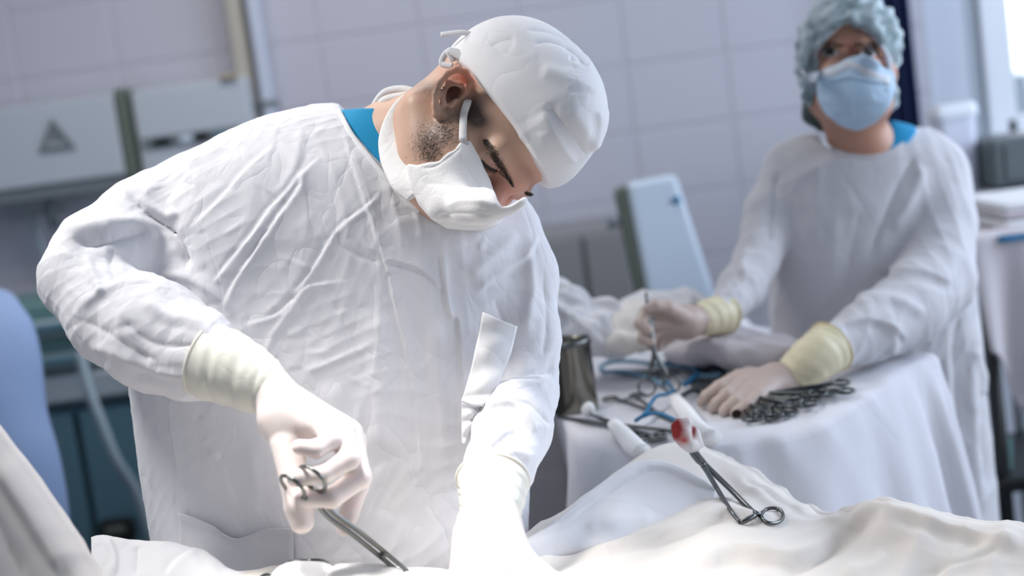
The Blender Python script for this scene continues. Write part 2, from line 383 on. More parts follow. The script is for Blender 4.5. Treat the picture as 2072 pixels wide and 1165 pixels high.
M['grout'] = mat('grout', (.50, .495, .55), .9)
M['plaster'] = mat('wall_paint', (.62, .66, .74), .8); M['plaster_dim'] = mat('unseen_wall_dark_paint', (.30, .32, .34), .8)
M['ceil'] = mat('ceiling_paint', (.75, .75, .75), .9)
M['floor'] = mat('floor_lino', (.12, .125, .115), .45, var=(3, (.15, .15, .14)))
M['enamel'] = mat('white_enamel', (.52, .56, .61), .35)
M['panelwhite'] = mat('housing_white', (.62, .72, .82), .3)
M['olive'] = mat('grey_olive_edge', (.13, .15, .12), .5)
M['sign'] = mat('sign_grey', (.18, .20, .22), .5)
M['pipebeige'] = mat('beige_duct', (.46, .43, .37), .5)
M['pipewhite'] = mat('white_duct', (.55, .60, .70), .4)
M['gown_n'] = mat('gown_cotton_shaded', (.64, .635, .66), .85, sheen=.1, bump=[('crease', 9, .4, .010, (1, 1, .35, 0, .4, 0)), ('crease', 26, .3, .004, (1, 1, .5))])  # greyed copy of the white gown cotton; puts her front's shade into the colour
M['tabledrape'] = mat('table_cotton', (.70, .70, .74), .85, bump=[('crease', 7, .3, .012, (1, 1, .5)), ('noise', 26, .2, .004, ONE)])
M['steelgrey'] = mat('added_cabinet_grey', (.26, .26, .265), .4)
M['teal'] = mat('teal_cabinet', (.11, .22, .27), .4)
M['tealdark'] = mat('teal_gap', (.06, .125, .16), .5)
M['cabwhite'] = mat('cabinet_grey_white', (.42, .49, .53), .4)
M['cabgreen'] = mat('green_trim', (.14, .27, .26), .5)
M['black'] = mat('black_plastic', (.008, .009, .010), .35)
M['hose'] = mat('grey_hose', (.32, .40, .44), .5)
M['curtain'] = mat('navy_curtain', (.003, .014, .075), .8, sheen=.05)
M['frame'] = mat('window_frame', (.75, .78, .83), .4)
M['jamb'] = mat('grey_jamb', (.36, .40, .45), .5)
M['glass'] = mat('glass', (1, 1, 1), .0, trans=1.0)
M['bin'] = mat('white_bin', (.62, .64, .74), .4)
M['greybox'] = mat('grey_equipment', (.085, .105, .11), .4)
M['linen'] = mat('folded_linen', (.62, .58, .60), .85)
M['hill'] = mat('distant_hill', (.05, .09, .12), .9)
M['blood'] = mat('gauze_bloody', (.85, .82, .80), .8, attr=True, bump=[('noise', 300, .3, .001, ONE)])

# ================================================================ ROOM
YW = 4.30                                                      # face of the tiled back wall
WX0, WX1 = -2.45, 1.335                                        # tiled run; window bay from WX1 on
def slab(name, mat_, lo, hi, parent=None, kind='structure', bevel=0):
    lo = np.array(lo, float); hi = np.array(hi, float); mb = MB().box((lo + hi) / 2, hi - lo)
    o = mb.build(name, mat_, parent, loc=None if parent is not None else (lo + hi) / 2, smooth=False, bevel=bevel)
    return tag(o, kind=kind) if parent is None else o
floor = slab('floor', M['floor'], (-2.6, -0.6, -.1), (2.7, 4.5, 0))
ceil_ = slab('ceiling', M['ceil'], (-2.6, -0.6, 2.9), (2.7, 4.5, 3.0))
wb = slab('wall_back', M['grout'], (WX0, YW + .006, 0), (WX1, YW + .16, 2.9))
slab('wall_left', M['plaster'], (-2.6, -0.6, 0), (WX0, 4.5, 2.9))
TW, TH = .30, .20
tm = None; borg = origin_of(wb)
for r in range(15):
    for c in range(13):
        x = WX1 - .15 - c * TW - .006; z = .09 + r * TH
        if z > 2.9 or x < WX0 + .1: continue
        if tm is None:
            t = MB().box(borg, (TW - .006, .012, TH - .006)).build('tile', M['tile'], wb, smooth=False, bevel=.003, seg=1); tm = t.data; mod = t
            t.data.transform(Matrix.Identity(4))
        else:
            t = t0.copy(); COL.objects.link(t); t.parent = wb
        if r == 0 and c == 0: t0 = t
        t.location = Vector((x, YW + .0085, z)) - Vector(borg)
# window bay: reveal, frame, sill, panes, apron wall below, right wall with its own opening
slab('wall_window_apron', M['plaster'], (WX1, YW + .02, 0), (2.6, YW + .16, 1.18))
slab('wall_window_head', M['plaster'], (WX1, YW + .02, 2.55), (2.6, YW + .16, 2.9))
slab('wall_window_pier', M['plaster'], (WX1, YW + .02, 1.18), (1.455, YW + .16, 2.55))
win = slab('window_1', M['jamb'], (1.455, YW + .03, 1.18), (1.50, YW + .12, 2.55))
wl = origin_of(win)
MB().box((1.545, YW + .05, 1.87), (.09, .08, 1.38)).build('window_frame', M['frame'], win, smooth=False, bevel=.008)
MB().box((2.45, YW + .05, 1.87), (.10, .08, 1.38)).build('window_frame', M['frame'], win, smooth=False, bevel=.008)
MB().box((2.0, YW + .05, 2.51), (.9, .08, .10)).build('window_frame', M['frame'], win, smooth=False, bevel=.008)
MB().box((2.0, YW + .05, 1.235), (.9, .08, .09)).build('window_frame', M['frame'], win, smooth=False, bevel=.008)
MB().box((2.0, YW + .045, 1.86), (.82, .006, 1.22)).build('pane', M['glass'], win, smooth=False)
MB().box((1.98, YW - .06, 1.195), (1.1, .20, .035)).build('window_sill', M['frame'], win, smooth=False, bevel=.008)
slab('wall_front', M['plaster_dim'], (-2.6, -0.7, 0), (2.7, -0.6, 2.9))  # unseen wall behind the camera, darkened to cut the frontal fill
wr = slab('wall_right', M['plaster'], (2.6, -0.6, 0), (2.7, 4.5, .95))
slab('wall_right_head', M['plaster'], (2.6, -0.6, 2.5), (2.7, 4.5, 2.9))
slab('wall_right_pier', M['plaster'], (2.6, 2.4, .95), (2.7, 4.5, 2.5))
G = []
for j in range(3):
    G.append([(x, 30 + 3 * j, (-3, 0.86 + .10 * math.sin(x * .4) + .06 * math.sin(x * 1.1 + j), 2.9)[j] if j < 2 else .4) for x in np.linspace(-6, 40, 60)])
MB().grid(G).build('hill', M['hill'], loc=(15, 30, 0)); tag(bpy.data.objects['hill'], kind='structure')

# navy curtain beside the window
xs = np.linspace(0, 1, 60); G = []
for z in np.linspace(.35, 2.6, 12):
    G.append([(1.13 + .135 * u, YW - .10 + .020 * math.sin(u * 26 + .3 * z), z) for u in xs])
o = MB().grid(G).build('curtain', M['curtain'], loc=(1.19, YW - .1, .35), solid=.004)
tag(o, 'dark navy blue curtain hanging at the window behind the masked woman', 'curtain')

# ---- wall units at the upper left (view: two white metal boxes, the left one with a warning triangle)
def wpt(px, py, y): v = PW(px, py, 1.0) - C0; return C0 + v * ((y - 0) / v[1])
a = wpt(-60, 400, 4.12); b = wpt(272, 352, 4.12); tpt = wpt(243, 186, 4.12)
ex = np.array([1.0, 0, 0]); ez = np.array([0, 0, 1.0]); ey = np.array([0, 1.0, 0])
zb, zt = (b[2] + .0), tpt[2]; xr = (b[0] + tpt[0]) / 2 - .01
E1 = thing('wall_box', 'white metal wall box with a grey warning triangle on its door', 'electrical box', ((xr - .35), 4.2, zb))
MB().box((xr - .36, 4.215, (zb + zt) / 2), (.70, .15, zt - zb)).build('body', M['enamel'], E1, smooth=False, bevel=.006)
MB().box((xr - .36, 4.130, (zb + zt) / 2), (.69, .018, zt - zb - .006)).build('door', M['enamel'], E1, smooth=False, bevel=.006)
MB().box((xr + .005, 4.20, (zb + zt) / 2), (.028, .16, zt - zb + .02)).build('side_strip', M['olive'], E1, smooth=False, bevel=.004)
MB().box((xr - .36, 4.19, zb - .02), (.70, .12, .035)).build('bottom_rail', M['sign'], E1, smooth=False, bevel=.004)
# warning triangle: raised border, exclamation-like bolt inside
tc_ = wpt(113, 283, 4.118); R_ = .062
def tri(Rr, dy, rot=0.0): return [tc_ + ex * Rr * math.sin(k * 2 * math.pi / 3 + rot) + ez * Rr * math.cos(k * 2 * math.pi / 3 + rot) + ey * dy for k in range(3)]
mb = MB(); t1 = tri(R_, 0); t2 = tri(R_ * .56, 0); t3 = tri(R_, -.004); t4 = tri(R_ * .56, -.004)
mb.add(t1 + t2 + t3 + t4, [f for k in range(3) for f in ((6 + k, 6 + (k + 1) % 3, 9 + (k + 1) % 3, 9 + k), (k, 6 + k, 6 + (k + 1) % 3, (k + 1) % 3)[::-1], (9 + k, 9 + (k + 1) % 3, 3 + (k + 1) % 3, 3 + k))])
sg = mb.build('warning_triangle', M['sign'], E1, smooth=False)
bolt = [(0.004, .026), (-.010, .002), (-.001, .002), (-.006, -.020), (.011, .008), (.002, .008)]
V = [tc_ + ex * x + ez * z - ey * .004 for x, z in bolt] + [tc_ + ex * x + ez * z for x, z in bolt]
MB().add(V, [(0, 1, 2, 3, 4, 5)[::-1]] + [(i, (i + 1) % 6, 6 + (i + 1) % 6, 6 + i) for i in range(6)]).build('lightning_bolt', M['sign'], sg, smooth=False)
# second box
c1 = wpt(262, 182, 4.14); c2 = wpt(472, 152, 4.14); c3 = wpt(300, 352, 4.14)
zt2, zb2 = (c1[2] + c2[2]) / 2 - .005, c3[2]; xl2, xr2 = xr + .030, c2[0] + .03
E2 = thing('wall_box', 'white metal wall box with a dark label strip, right of the triangle box', 'electrical box', ((xl2 + xr2) / 2, 4.2, zb2))
MB().box(((xl2 + xr2) / 2, 4.22, (zb2 + zt2) / 2), (xr2 - xl2, .15, zt2 - zb2)).build('body', M['enamel'], E2, smooth=False, bevel=.006)
zs = wpt(355, 283, 4.14)[2]
MB().box(((xl2 + xr2) / 2 - .01, 4.142, zs), (xr2 - xl2 - .05, .008, .034)).build('label_strip', M['sign'], E2, smooth=False)
for k, (dx, w, mm) in enumerate([(-.075, .05, 'black'), (-.005, .035, 'panelwhite'), (.04, .04, 'black'), (.09, .03, 'teal')]):
    MB().box(((xl2 + xr2) / 2 + dx - .02, 4.136, zs), (w, .006, .020)).build('label', M[mm], E2, smooth=False)
MB().box((xr2 - .045, 4.15, zt2 + .004), (.05, .05, .012)).build('latch', M['tan'], E2, smooth=False, bevel=.003)
# ducts on the wall
def duct(name, pxa, pxb, w, dpt, m_, label, ybase, cat='duct'):
    a = wpt(*pxa, ybase); b = wpt(*pxb, ybase); x = (a[0] + b[0]) / 2
    T = thing(name, label, cat, (x, ybase + .04, .9))
    MB().box((x, ybase + dpt / 2, 1.9), (w, dpt, 2.0)).build('channel', m_, T, smooth=False, bevel=.006)
    for z in (1.15, 1.62, 2.3): MB().box((x, ybase + dpt / 2 - .002, z), (w + .012, dpt + .006, .02)).build('clip', M['sign'] if z == 1.62 else m_, T, smooth=False, bevel=.003)
    return T
duct('cable_duct', (468, 0), (492, 150), .046, .06, M['pipebeige'], 'beige vertical cable duct on the tiled wall above the surgeon\'s shoulder', 4.235)
duct('cable_duct', (507, 0), (534, 160), .034, .07, M['pipewhite'], 'white vertical cable duct beside the beige one on tiled wall', 4.225)
# pipe stub and cable below the wall boxes
p0 = wpt(97, 388, 4.22); T = thing('pipe_stub', 'short grey pipe with bracket below the triangle wall box', 'pipe', p0)
MB().tube([p0 + ez * .02, p0 - ez * .06, p0 - ez * .11 + ex * .004], .016, 12).build('pipe', M['sign'], T)
MB().box(p0 - ez * .055 + ey * .02, (.045, .05, .014)).build('bracket', M['olive'], T, smooth=False, bevel=.003)
pts = spline([wpt(38, 392, 4.26), wpt(60, 440, 4.26), wpt(85, 500, 4.27), wpt(100, 570, 4.27)], 16)
o = MB().tube(pts, .009, 8).build('cable', M['cabwhite'], loc=pts[-1]); tag(o, 'pale thin cable hanging on the wall below the triangle box', 'cable')

# ---- drawer cabinet / teal cupboard at the lower left
YC = 3.55
def cpt(px, py): return wpt(px, py, YC)
ul = cpt(20, 652); ur = cpt(190, 615); bl = cpt(95, 830); zc_top = (ul[2] + ur[2]) / 2 + .02
z_split = cpt(150, 812)[2]; xL = ul[0] - .30; xR = cpt(300, 900)[0] + .12
CB = thing('equipment_cabinet', 'teal floor cabinet with grey-white drawer unit on top, left of the surgeon', 'cabinet', ((xL + xR) / 2, YC + .25, 0))
MB().box(((xL + xR) / 2, YC + .26, (z_split + .04) / 2), (xR - xL, .48, z_split - .04)).build('carcass', M['tealdark'], CB, smooth=False, bevel=.006)
xm = cpt(166, 930)[0]
for (x0, x1) in ((xL, xm - .010), (xm + .010, xR)):
    d_ = MB().box(((x0 + x1) / 2, YC + .012, (z_split - .03 + .08) / 2), (x1 - x0, .022, z_split - .11)).build('door', M['teal'], CB, smooth=False, bevel=.004)
bc = cpt(243, 1068)
MB().box(bc - ey * .02, (.088, .04, .062)).build('socket', M['black'], CB, smooth=False, bevel=.012)
MB().box(bc - ey * .042 + ez * .006, (.05, .01, .02)).build('socket_cover', M['olive'], CB, smooth=False, bevel=.004)
MB().box(((xL + xR) / 2, YC + .24, z_split + .035), (xR - xL + .02, .50, .07)).build('worktop', M['cabwhite'], CB, smooth=False, bevel=.008)
xr_d = cpt(205, 700)[0] + .12
DRW = [(z_split + .075, (zc_top - z_split - .08) / 2), (z_split + .075 + (zc_top - z_split - .08) / 2, (zc_top - z_split - .08) / 2)]
MB().box(((xL + xr_d) / 2, YC + .25, (z_split + .07 + zc_top) / 2), (xr_d - xL, .44, zc_top - z_split - .07)).build('drawer_housing', M['cabgreen'], CB, smooth=False, bevel=.006)
for z0, hh in DRW:
    dr = MB().box(((xL + xr_d) / 2, YC + .015, z0 + hh / 2 - .012), (xr_d - xL - .02, .03, hh - .042)).build('drawer', M['cabwhite'], CB, smooth=False, bevel=.006)
    hx = cpt(95, 700)[0]
    MB().box((hx + .015, YC - .008, z0 + hh / 2 - .008), (.20, .03, .022)).build('handle', M['teal'], dr, smooth=False, bevel=.006)
pts = spline([cpt(185, 700) - ey * .10, cpt(205, 765) - ey * .12, cpt(232, 830) - ey * .13, cpt(262, 905) - ey * .13, cpt(300, 985) - ey * .1, cpt(345, 1120) - ey * .1], 30)
o = MB().tube(pts, .014, 10).build('hose', M['hose'], loc=pts[-1]); tag(o, 'grey flexible hose hanging in front of the teal cabinet door', 'hose')

# pale blue cloth at the left edge
def loftpx(rows, xs, smooth_v=5):
    """cloth through rows of (px x -> px y, distance): view positions of the real surface, interpolated along and across"""
    R_ = []
    for r in rows:
        r = np.array(sorted(r), float); s = spline(r, 80); s = s[np.argsort(s[:, 0])]
        R_.append(np.stack([np.interp(xs, s[:, 0], s[:, 1]), np.interp(xs, s[:, 0], s[:, 2])], 1))
    R_ = np.array(R_); n = len(rows); out = []
    for j in range(len(xs)): out.append(spline(R_[:, j], (n - 1) * smooth_v + 1))
    A = np.array(out).transpose(1, 0, 2); px = np.broadcast_to(xs, A.shape[:2])
    return np.stack([(px - 1036) / FPX * A[..., 1], -(A[..., 0] - 582.5) / FPX * A[..., 1], A[..., 1]], -1)
G = []
for k, (py, xr_, zz) in enumerate([(585, -60, 2.62), (630, -12, 2.56), (665, 8, 2.53), (720, 26, 2.51), (780, 38, 2.50), (850, 47, 2.49), (950, 70, 2.48), (1100, 85, 2.48), (1400, 90, 2.5), (1800, 95, 2.6)]):
    row = []
    for u in np.linspace(0, 1, 26):
        a_ = math.pi * u; rad = .16 + .02 * k / 9; cx = (xr_ - 1036) / FPX * zz - rad
        row.append(((cx + rad * math.cos(a_) * (1 + .03 * math.sin(9 * u + k))), -(py - 582.5) / FPX * zz, zz + .14 - .14 * math.sin(a_) * (1 + .04 * math.sin(14 * u + k * .7))))
    G.append(row)
G = np.array(G); top = np.repeat(G[:1].mean(1, keepdims=True), 26, 1); top[..., 1] += .01
G = np.concatenate([top, G]); Gs = np.array([spline(G[:, j], 41) for j in range(26)]).transpose(1, 0, 2)
o = MB().grid(towor(Gs)).build('blue_cloth', M['bluecloth'], loc=PW(-60, 1800, 2.6), solid=.006)
tag(o, 'pale blue cloth cut off by the left picture edge beside the teal cabinet', 'cloth')

# ---- tilted white housing behind the table
YH = 3.35
q = [wpt(1268, 372, YH), wpt(1368, 352, YH), wpt(1462, 640, YH), wpt(1322, 650, YH)]
HS = thing('equipment_housing', 'white tilted equipment housing with a small blue mark, against the tiled wall', 'medical device', (q[3][0] + .1, YH + .05, .95))
def prism(q, dback, inset=0):
    q = [np.array(p) for p in q]; b = [p + np.array(dback) for p in q]
    return q + b, [(0, 3, 2, 1), (4, 5, 6, 7)] + [(i, (i + 1) % 4, 4 + (i + 1) % 4, 4 + i) for i in range(4)]
qq = [q[0], q[1], q[2] + (q[2] - q[1]) * .35, q[3] + (q[3] - q[0]) * .35]
fo = MB().add(*prism(qq, (0, .05, 0))).build('front_shell', M['panelwhite'], HS, smooth=False, bevel=.014, seg=3)
sp = [qq[0] + np.array([-.028, .012, -.012]), qq[0] + np.array([.01, .012, -.004]), qq[3] + np.array([.01, .012, 0]), qq[3] + np.array([-.026, .012, 0])]
MB().add(*prism(sp, (0, .07, 0))).build('side_trim', M['olive'], HS, smooth=False, bevel=.010)
bm_ = wpt(1369, 405, YH - .002)
MB().lathe([(0, -.004), (.009, -.004), (.010, 0), (.010, .004)], bm_, (0, 1, 0), 16).build('emblem', M['bluecord'], HS)
kn = wpt(1240, 450, YH + .03); MB().tube([kn + ex * .05, kn, kn - ex * .012], [.010, .012, .016], 12).build('knob', M['sign'], HS)
pole = (qq[2] + qq[3]) / 2 + np.array([0, .04, 0]); MB().tube([pole + ez * .05, (pole[0], pole[1], .03)], .022, 14).build('stand_pole', M['sign'], HS)
MB().lathe([(0, .04), (.05, .04), (.24, .015), (.25, 0)], (pole[0], pole[1], 0), (0, 0, 1), 28).build('stand_base', M['sign'], HS)

# added grey cabinet for the dark zone at the wall, between surgeon and housing
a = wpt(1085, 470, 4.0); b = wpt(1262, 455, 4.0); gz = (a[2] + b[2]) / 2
GC = thing('added_cabinet', 'added low grey cabinet for the dark zone at the tiled wall, left of tilted housing', 'cabinet', ((a[0] + b[0]) / 2, 4.1, 0))
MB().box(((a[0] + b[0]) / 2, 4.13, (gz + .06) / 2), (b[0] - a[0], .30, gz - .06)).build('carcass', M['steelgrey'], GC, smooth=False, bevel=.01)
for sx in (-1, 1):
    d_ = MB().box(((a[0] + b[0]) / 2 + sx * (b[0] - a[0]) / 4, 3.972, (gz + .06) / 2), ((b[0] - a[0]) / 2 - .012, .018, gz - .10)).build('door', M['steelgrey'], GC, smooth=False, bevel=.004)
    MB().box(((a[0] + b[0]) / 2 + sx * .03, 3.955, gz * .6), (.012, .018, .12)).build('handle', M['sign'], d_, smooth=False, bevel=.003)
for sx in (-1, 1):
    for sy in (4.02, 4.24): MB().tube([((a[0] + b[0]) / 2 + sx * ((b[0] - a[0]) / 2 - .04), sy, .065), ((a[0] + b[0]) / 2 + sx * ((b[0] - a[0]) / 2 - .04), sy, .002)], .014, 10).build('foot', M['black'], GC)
# ---- right background: bin, grey device, shelf, linen, hanging sheet, trolley
YB = 3.45
a = wpt(1890, 228, YB); b = wpt(1972, 218, YB); c = wpt(1990, 388, YB)
BN = thing('white_container', 'white lidded plastic container beside the window, right of the masked woman', 'container', ((a[0] + b[0]) / 2, YB + .06, c[2]))
xm_, wq = (a[0] + b[0]) / 2 + .015, (b[0] - a[0]); z1 = a[2] - .015; z0 = c[2]
def rrect(cx, cy, w, d, r=.02, n=5):
    out = []
    for sx, sy, a0 in ((1, 1, 0), (-1, 1, 90), (-1, -1, 180), (1, -1, 270)):
        for k in range(n): t = math.radians(a0 + 90 * k / (n - 1)); out.append((cx + sx * (w / 2 - r) + r * math.cos(t), cy + sy * (d / 2 - r) + r * math.sin(t)))
    return out
def stackrings(rings):
    n = len(rings[0]); V = [p for r in rings for p in r]; F = [(i * n + k, i * n + (k + 1) % n, (i + 1) * n + (k + 1) % n, (i + 1) * n + k) for i in range(len(rings) - 1) for k in range(n)]
    F.append(tuple(range(n - 1, -1, -1))); F.append(tuple(range((len(rings) - 1) * n, len(rings) * n))); return V, F
MB().add(*stackrings([[(x, y, z) for x, y in rrect(xm_, YB + .07, w, w * .8)] for w, z in ((wq * .92, z0), (wq, z1))])).build('tub', M['bin'], BN, smooth=False)
MB().add(*stackrings([[(x, y, z) for x, y in rrect(xm_, YB + .07, w, w * .82)] for w, z in ((wq * 1.1, z1 - .004), (wq * 1.12, z1 + .012), (wq * 1.0, z1 + .028))])).build('lid', M['frame'], BN, smooth=False)
YG = 3.40
a = wpt(2003, 282, YG); c = wpt(2007, 384, YG)
GB = thing('grey_device', 'dark grey box-shaped device on the shelf below the window', 'medical device', (a[0] + .22, YG + .1, c[2]))
MB().box((a[0] + .22, YG + .11, (a[2] + c[2]) / 2), (.44, .22, a[2] - c[2] - .004)).build('casing', M['greybox'], GB, smooth=False, bevel=.012, seg=3)
MB().box((a[0] + .22, YG - .002, (a[2] + c[2]) / 2), (.38, .008, (a[2] - c[2]) * .72)).build('front_panel', M['greybox'], GB, smooth=False, bevel=.003)
zsf = c[2]
SH = thing('side_table', 'grey steel side table carrying the linen and the grey device at right', 'table', (a[0] + .25, YG + .05, 0))
MB().box((a[0] + .24, YG + .04, zsf - .022), (.66, .50, .036)).build('table_top', M['enamel'], SH, smooth=False, bevel=.006)
for sx in (-.28, .28):
    for sy in (-.18, .22): MB().tube([(a[0] + .24 + sx, YG + .04 + sy, zsf - .04), (a[0] + .24 + sx, YG + .04 + sy, .02)], .014, 10).build('leg', M['sign'], SH)
# lower instrument trolley with linen and hanging sheet
YL = 2.85
l0 = wpt(1962, 425, YL); l1 = wpt(2072, 452, YL)
zt_ = wpt(1990, 492, YL)[2]; TR = thing('linen_trolley', 'dark trolley under hanging white sheet at the right edge', 'trolley', (l0[0] + .22, YL + .16, 0))
MB().box((l0[0] + .25, YL + .18, zt_ - .02), (.52, .36, .03)).build('tray', M['steel'], TR, smooth=False, bevel=.005)
for sx in (-.22, .25):
    for sy in (-.14, .15): MB().tube([(l0[0] + .25 + sx, YL + .18 + sy, zt_ - .03), (l0[0] + .25 + sx, YL + .18 + sy, .07)], .016, 10).build('post', M['black'], TR)
for sx in (-.22, .25):
    for sy in (-.14, .15): MB().lathe([(0, -.014), (.032, -.014), (.036, 0), (.032, .014), (0, .014)], (l0[0] + .25 + sx, YL + .18 + sy, .036), (1, 0, 0), 18).build('caster', M['black'], TR)
zl = wpt(2040, 985, YL)[2]
MB().box((l0[0] + .25, YL + .18, zl), (.52, .36, .03)).build('lower_shelf', M['black'], TR, smooth=False, bevel=.005)
for k, (dz, dx, col_) in enumerate([(0, .02, 'linen'), (.018, .03, 'drape2'), (.036, .025, 'linen'), (.052, .02, 'drape2')]):
    z = zt_ - .003 + dz
    o = MB().add(*stackrings([[(x, y, zz + .003 * math.sin(11 * x + k)) for x, y in rrect(l0[0] + .27 + dx, YL + .2, .44 - .01 * k, .28, .015)] for zz in (z, z + .008, z + .016)])).build('folded_sheet', M[col_], loc=(l0[0] + .27, YL + .2, z), smooth=False, bevel=.005)
    tag(o, ['folded greyish sheet at the bottom of the linen stack on trolley', 'folded white sheet second from bottom of the linen stack', 'folded greyish sheet third from bottom of the linen stack', 'topmost folded white sheet of the linen stack beneath the grey device'][k], 'sheet', 'folded sheets on the trolley')
bp_ = wpt(2045, 487, YL - .03)
o = MB().add(*stackrings([[(x, y, z) for x, y in rrect(bp_[0] + .06, YL + .0, .16 - d, .06 - d, .012)] for z, d in ((zt_ + .0, .0), (zt_ + .012, .004))])).build('blue_packet', M['bluecord'], loc=(bp_[0], YL, zt_), smooth=False)
tag(o, 'small blue packet lying in front of the linen stack', 'packet')
rows = []
hx = l0[0] - .035
G = []
zz_ = np.concatenate([[zt_ + .016] * 3, np.linspace(zt_ + .012, wpt(2035, 830, YL)[2], 22)])
for i, z in enumerate(zz_):
    v = i / (len(zz_) - 1); row = []
    for u in np.linspace(0, 1, 40):
        x = hx + .02 + u * .36
        drop = min(1.0, .62 + .38 * math.exp(-((u - .20) / .10) ** 2)) if u < .5 else .64
        z_ = zt_ + .016 + (z - zt_ - .016) * drop
        y = YL - .012 - .018 * math.sin(u * 24 + v) * v - .03 * v + (.05 * (2 - i) if i < 3 else 0)
        row.append((x - .04 * v * (u - .3), y, z_))
    G.append(row)
o = MB().grid(G).build('hanging_sheet', M['linen'], loc=(hx + .2, YL, zt_), solid=.004)
tag(o, 'white sheet hanging in folds from the trolley at the right edge', 'sheet')
gb_ = wpt(2037, 960, YL)
o = MB().add(*stackrings([[(x, y, z) for x, y in rrect(gb_[0] + .0, YL + .10, w, w, .012)] for w, z in ((.075, zl + .016), (.082, zl + .075), (.084, zl + .08))])).build('green_grey_box', M['cabgreen'], loc=(gb_[0], YL + .1, zl + .016), smooth=False)
tag(o, 'small grey-green box on the lower shelf of the dark trolley', 'box')

# ================================================================ PEOPLE
def down_rows(py0, L, Rr, zc, h, dpy, grow, n, zfoot=.13):
    """sections continuing plumb towards the floor from a section in the frame"""
    out = []; Xl = (L - 1036) / FPX * zc; Xr = (Rr - 1036) / FPX * zc; c = np.array([(Xl + Xr) / 2, -(py0 - 582.5) / FPX * zc, zc]); w = (Xr - Xl) / 2
    dn = tocam(np.array([0, 0, 0.0])) - tocam(np.array([0, 0, 1.0])); z0 = towor(c)[2]
    for k in range(1, n + 1):
        t = (z0 - zfoot) * k / n; q = c + dn * t; s = 1 + grow * k / n; out.append((q[1], q[0] - w * s, q[0] + w * s, q[2], h * (1 + grow * k / n)))
    return out
def rows_px(rows): return [(-(py - 582.5) / FPX * zc, (l - 1036) / FPX * zc, (r - 1036) / FPX * zc, zc, h) for py, l, r, zc, h in rows]
def ax_steps(lo, mid, hi, fine, coarse):
    """grid lines: coarse below mid, fine above"""
    return np.concatenate([np.arange(lo, mid, coarse), np.arange(mid, hi, fine)]).astype(np.float32)
def pp(poly, d): return [((x - 1036) / FPX * d, -(y - 582.5) / FPX * d) for x, y in poly]
S = lambda r, d: r / FPX * d                                   # pixel radius at a distance -> metres

# ---------------------------------------------------------------- surgeon: gown
surg = thing('person', 'surgeon in white gown, cotton cap and gauze mask bending forward with a needle holder', 'person', (-.05, 1.66, 0))
srows = [(214, 640, 720, 1.72, .03), (224, 590, 770, 1.71, .06), (243, 508, 850, 1.705, .085), (285, 428, 960, 1.70, .105), (345, 335, 1036, 1.69, .125), (400, 290, 1062, 1.685, .132), (480, 262, 1088, 1.68, .138),
         (560, 258, 1098, 1.68, .138), (650, 262, 1092, 1.68, .138), (780, 268, 1080, 1.68, .14), (950, 291, 1074, 1.69, .15), (1110, 321, 1066, 1.70, .16), (1165, 330, 1064, 1.70, .16)]
def gown_field(rows, lo, hi, ymid, fine, extra):
    ax = [np.arange(lo[0], hi[0], fine, dtype=np.float32), ax_steps(lo[1], ymid, hi[1], fine, .02), np.arange(lo[2], hi[2], fine, dtype=np.float32)]
    f = Field(lo, hi, ax); f.loft(rows_px(rows) + extra, k=.012); return f
ex_ = down_rows(1165, 330, 1064, 1.70, .16, 0, .12, 8)
ylow = min(e[0] for e in ex_) - .04
GF = gown_field(srows, (-.60, ylow, 1.28), (.16, .235, 1.92), -.40, .0046, ex_)
AL = [(P(372, 400, 1.68), S(72, 1.68)), (P(290, 455, 1.64), S(84, 1.62)), (P(205, 520, 1.585), S(88, 1.58)), (P(163, 565, 1.56), S(82, 1.55))]
GF.chain([a for a, _ in AL], [r for _, r in AL], .03)
FL = [(P(163, 572, 1.555), S(78, 1.555)), (P(235, 640, 1.53), S(98, 1.53)), (P(318, 682, 1.50), S(110, 1.50)), (P(392, 716, 1.475), S(94, 1.475)), (P(436, 736, 1.45), S(62, 1.45))]
GF.chain([a for a, _ in FL], [r for _, r in FL], .010)
AR = [(P(1030, 470, 1.66), S(60, 1.66)), (P(1052, 560, 1.655), S(70, 1.65)), (P(1060, 680, 1.63), S(68, 1.63)), (P(1062, 790, 1.60), S(70, 1.60))]
GF.chain([a for a, _ in AR], [r for _, r in AR], .02)
FR = [(P(1056, 800, 1.585), S(72, 1.585)), (P(1038, 870, 1.53), S(78, 1.53)), (P(1012, 940, 1.475), S(70, 1.475)), (P(998, 985, 1.445), S(60, 1.44))]
GF.chain([a for a, _ in FR], [r for _, r in FR], .008)
GF.poly_cut(pp([(640, 120), (690, 219), (720, 270), (765, 325), (830, 400), (850, 414), (890, 424), (960, 424), (1046, 400), (1080, 330), (1000, 120)], 1.66), 1.2, 2.2, .003)
GV, GQ = GF.surface(); GV, GQ = subdivide(GV, GQ)
N = normals(GV, GQ); N = N if (N[:, 2] * (1.68 - GV[:, 2])).sum() < 0 else -N
N[:] = N * np.sign(-(N * (np.array([0, 0, 1.0]))).sum() + 0) if False else N
if np.mean(N[GV[:, 2] < 1.56][:, 2]) > 0: N = -N
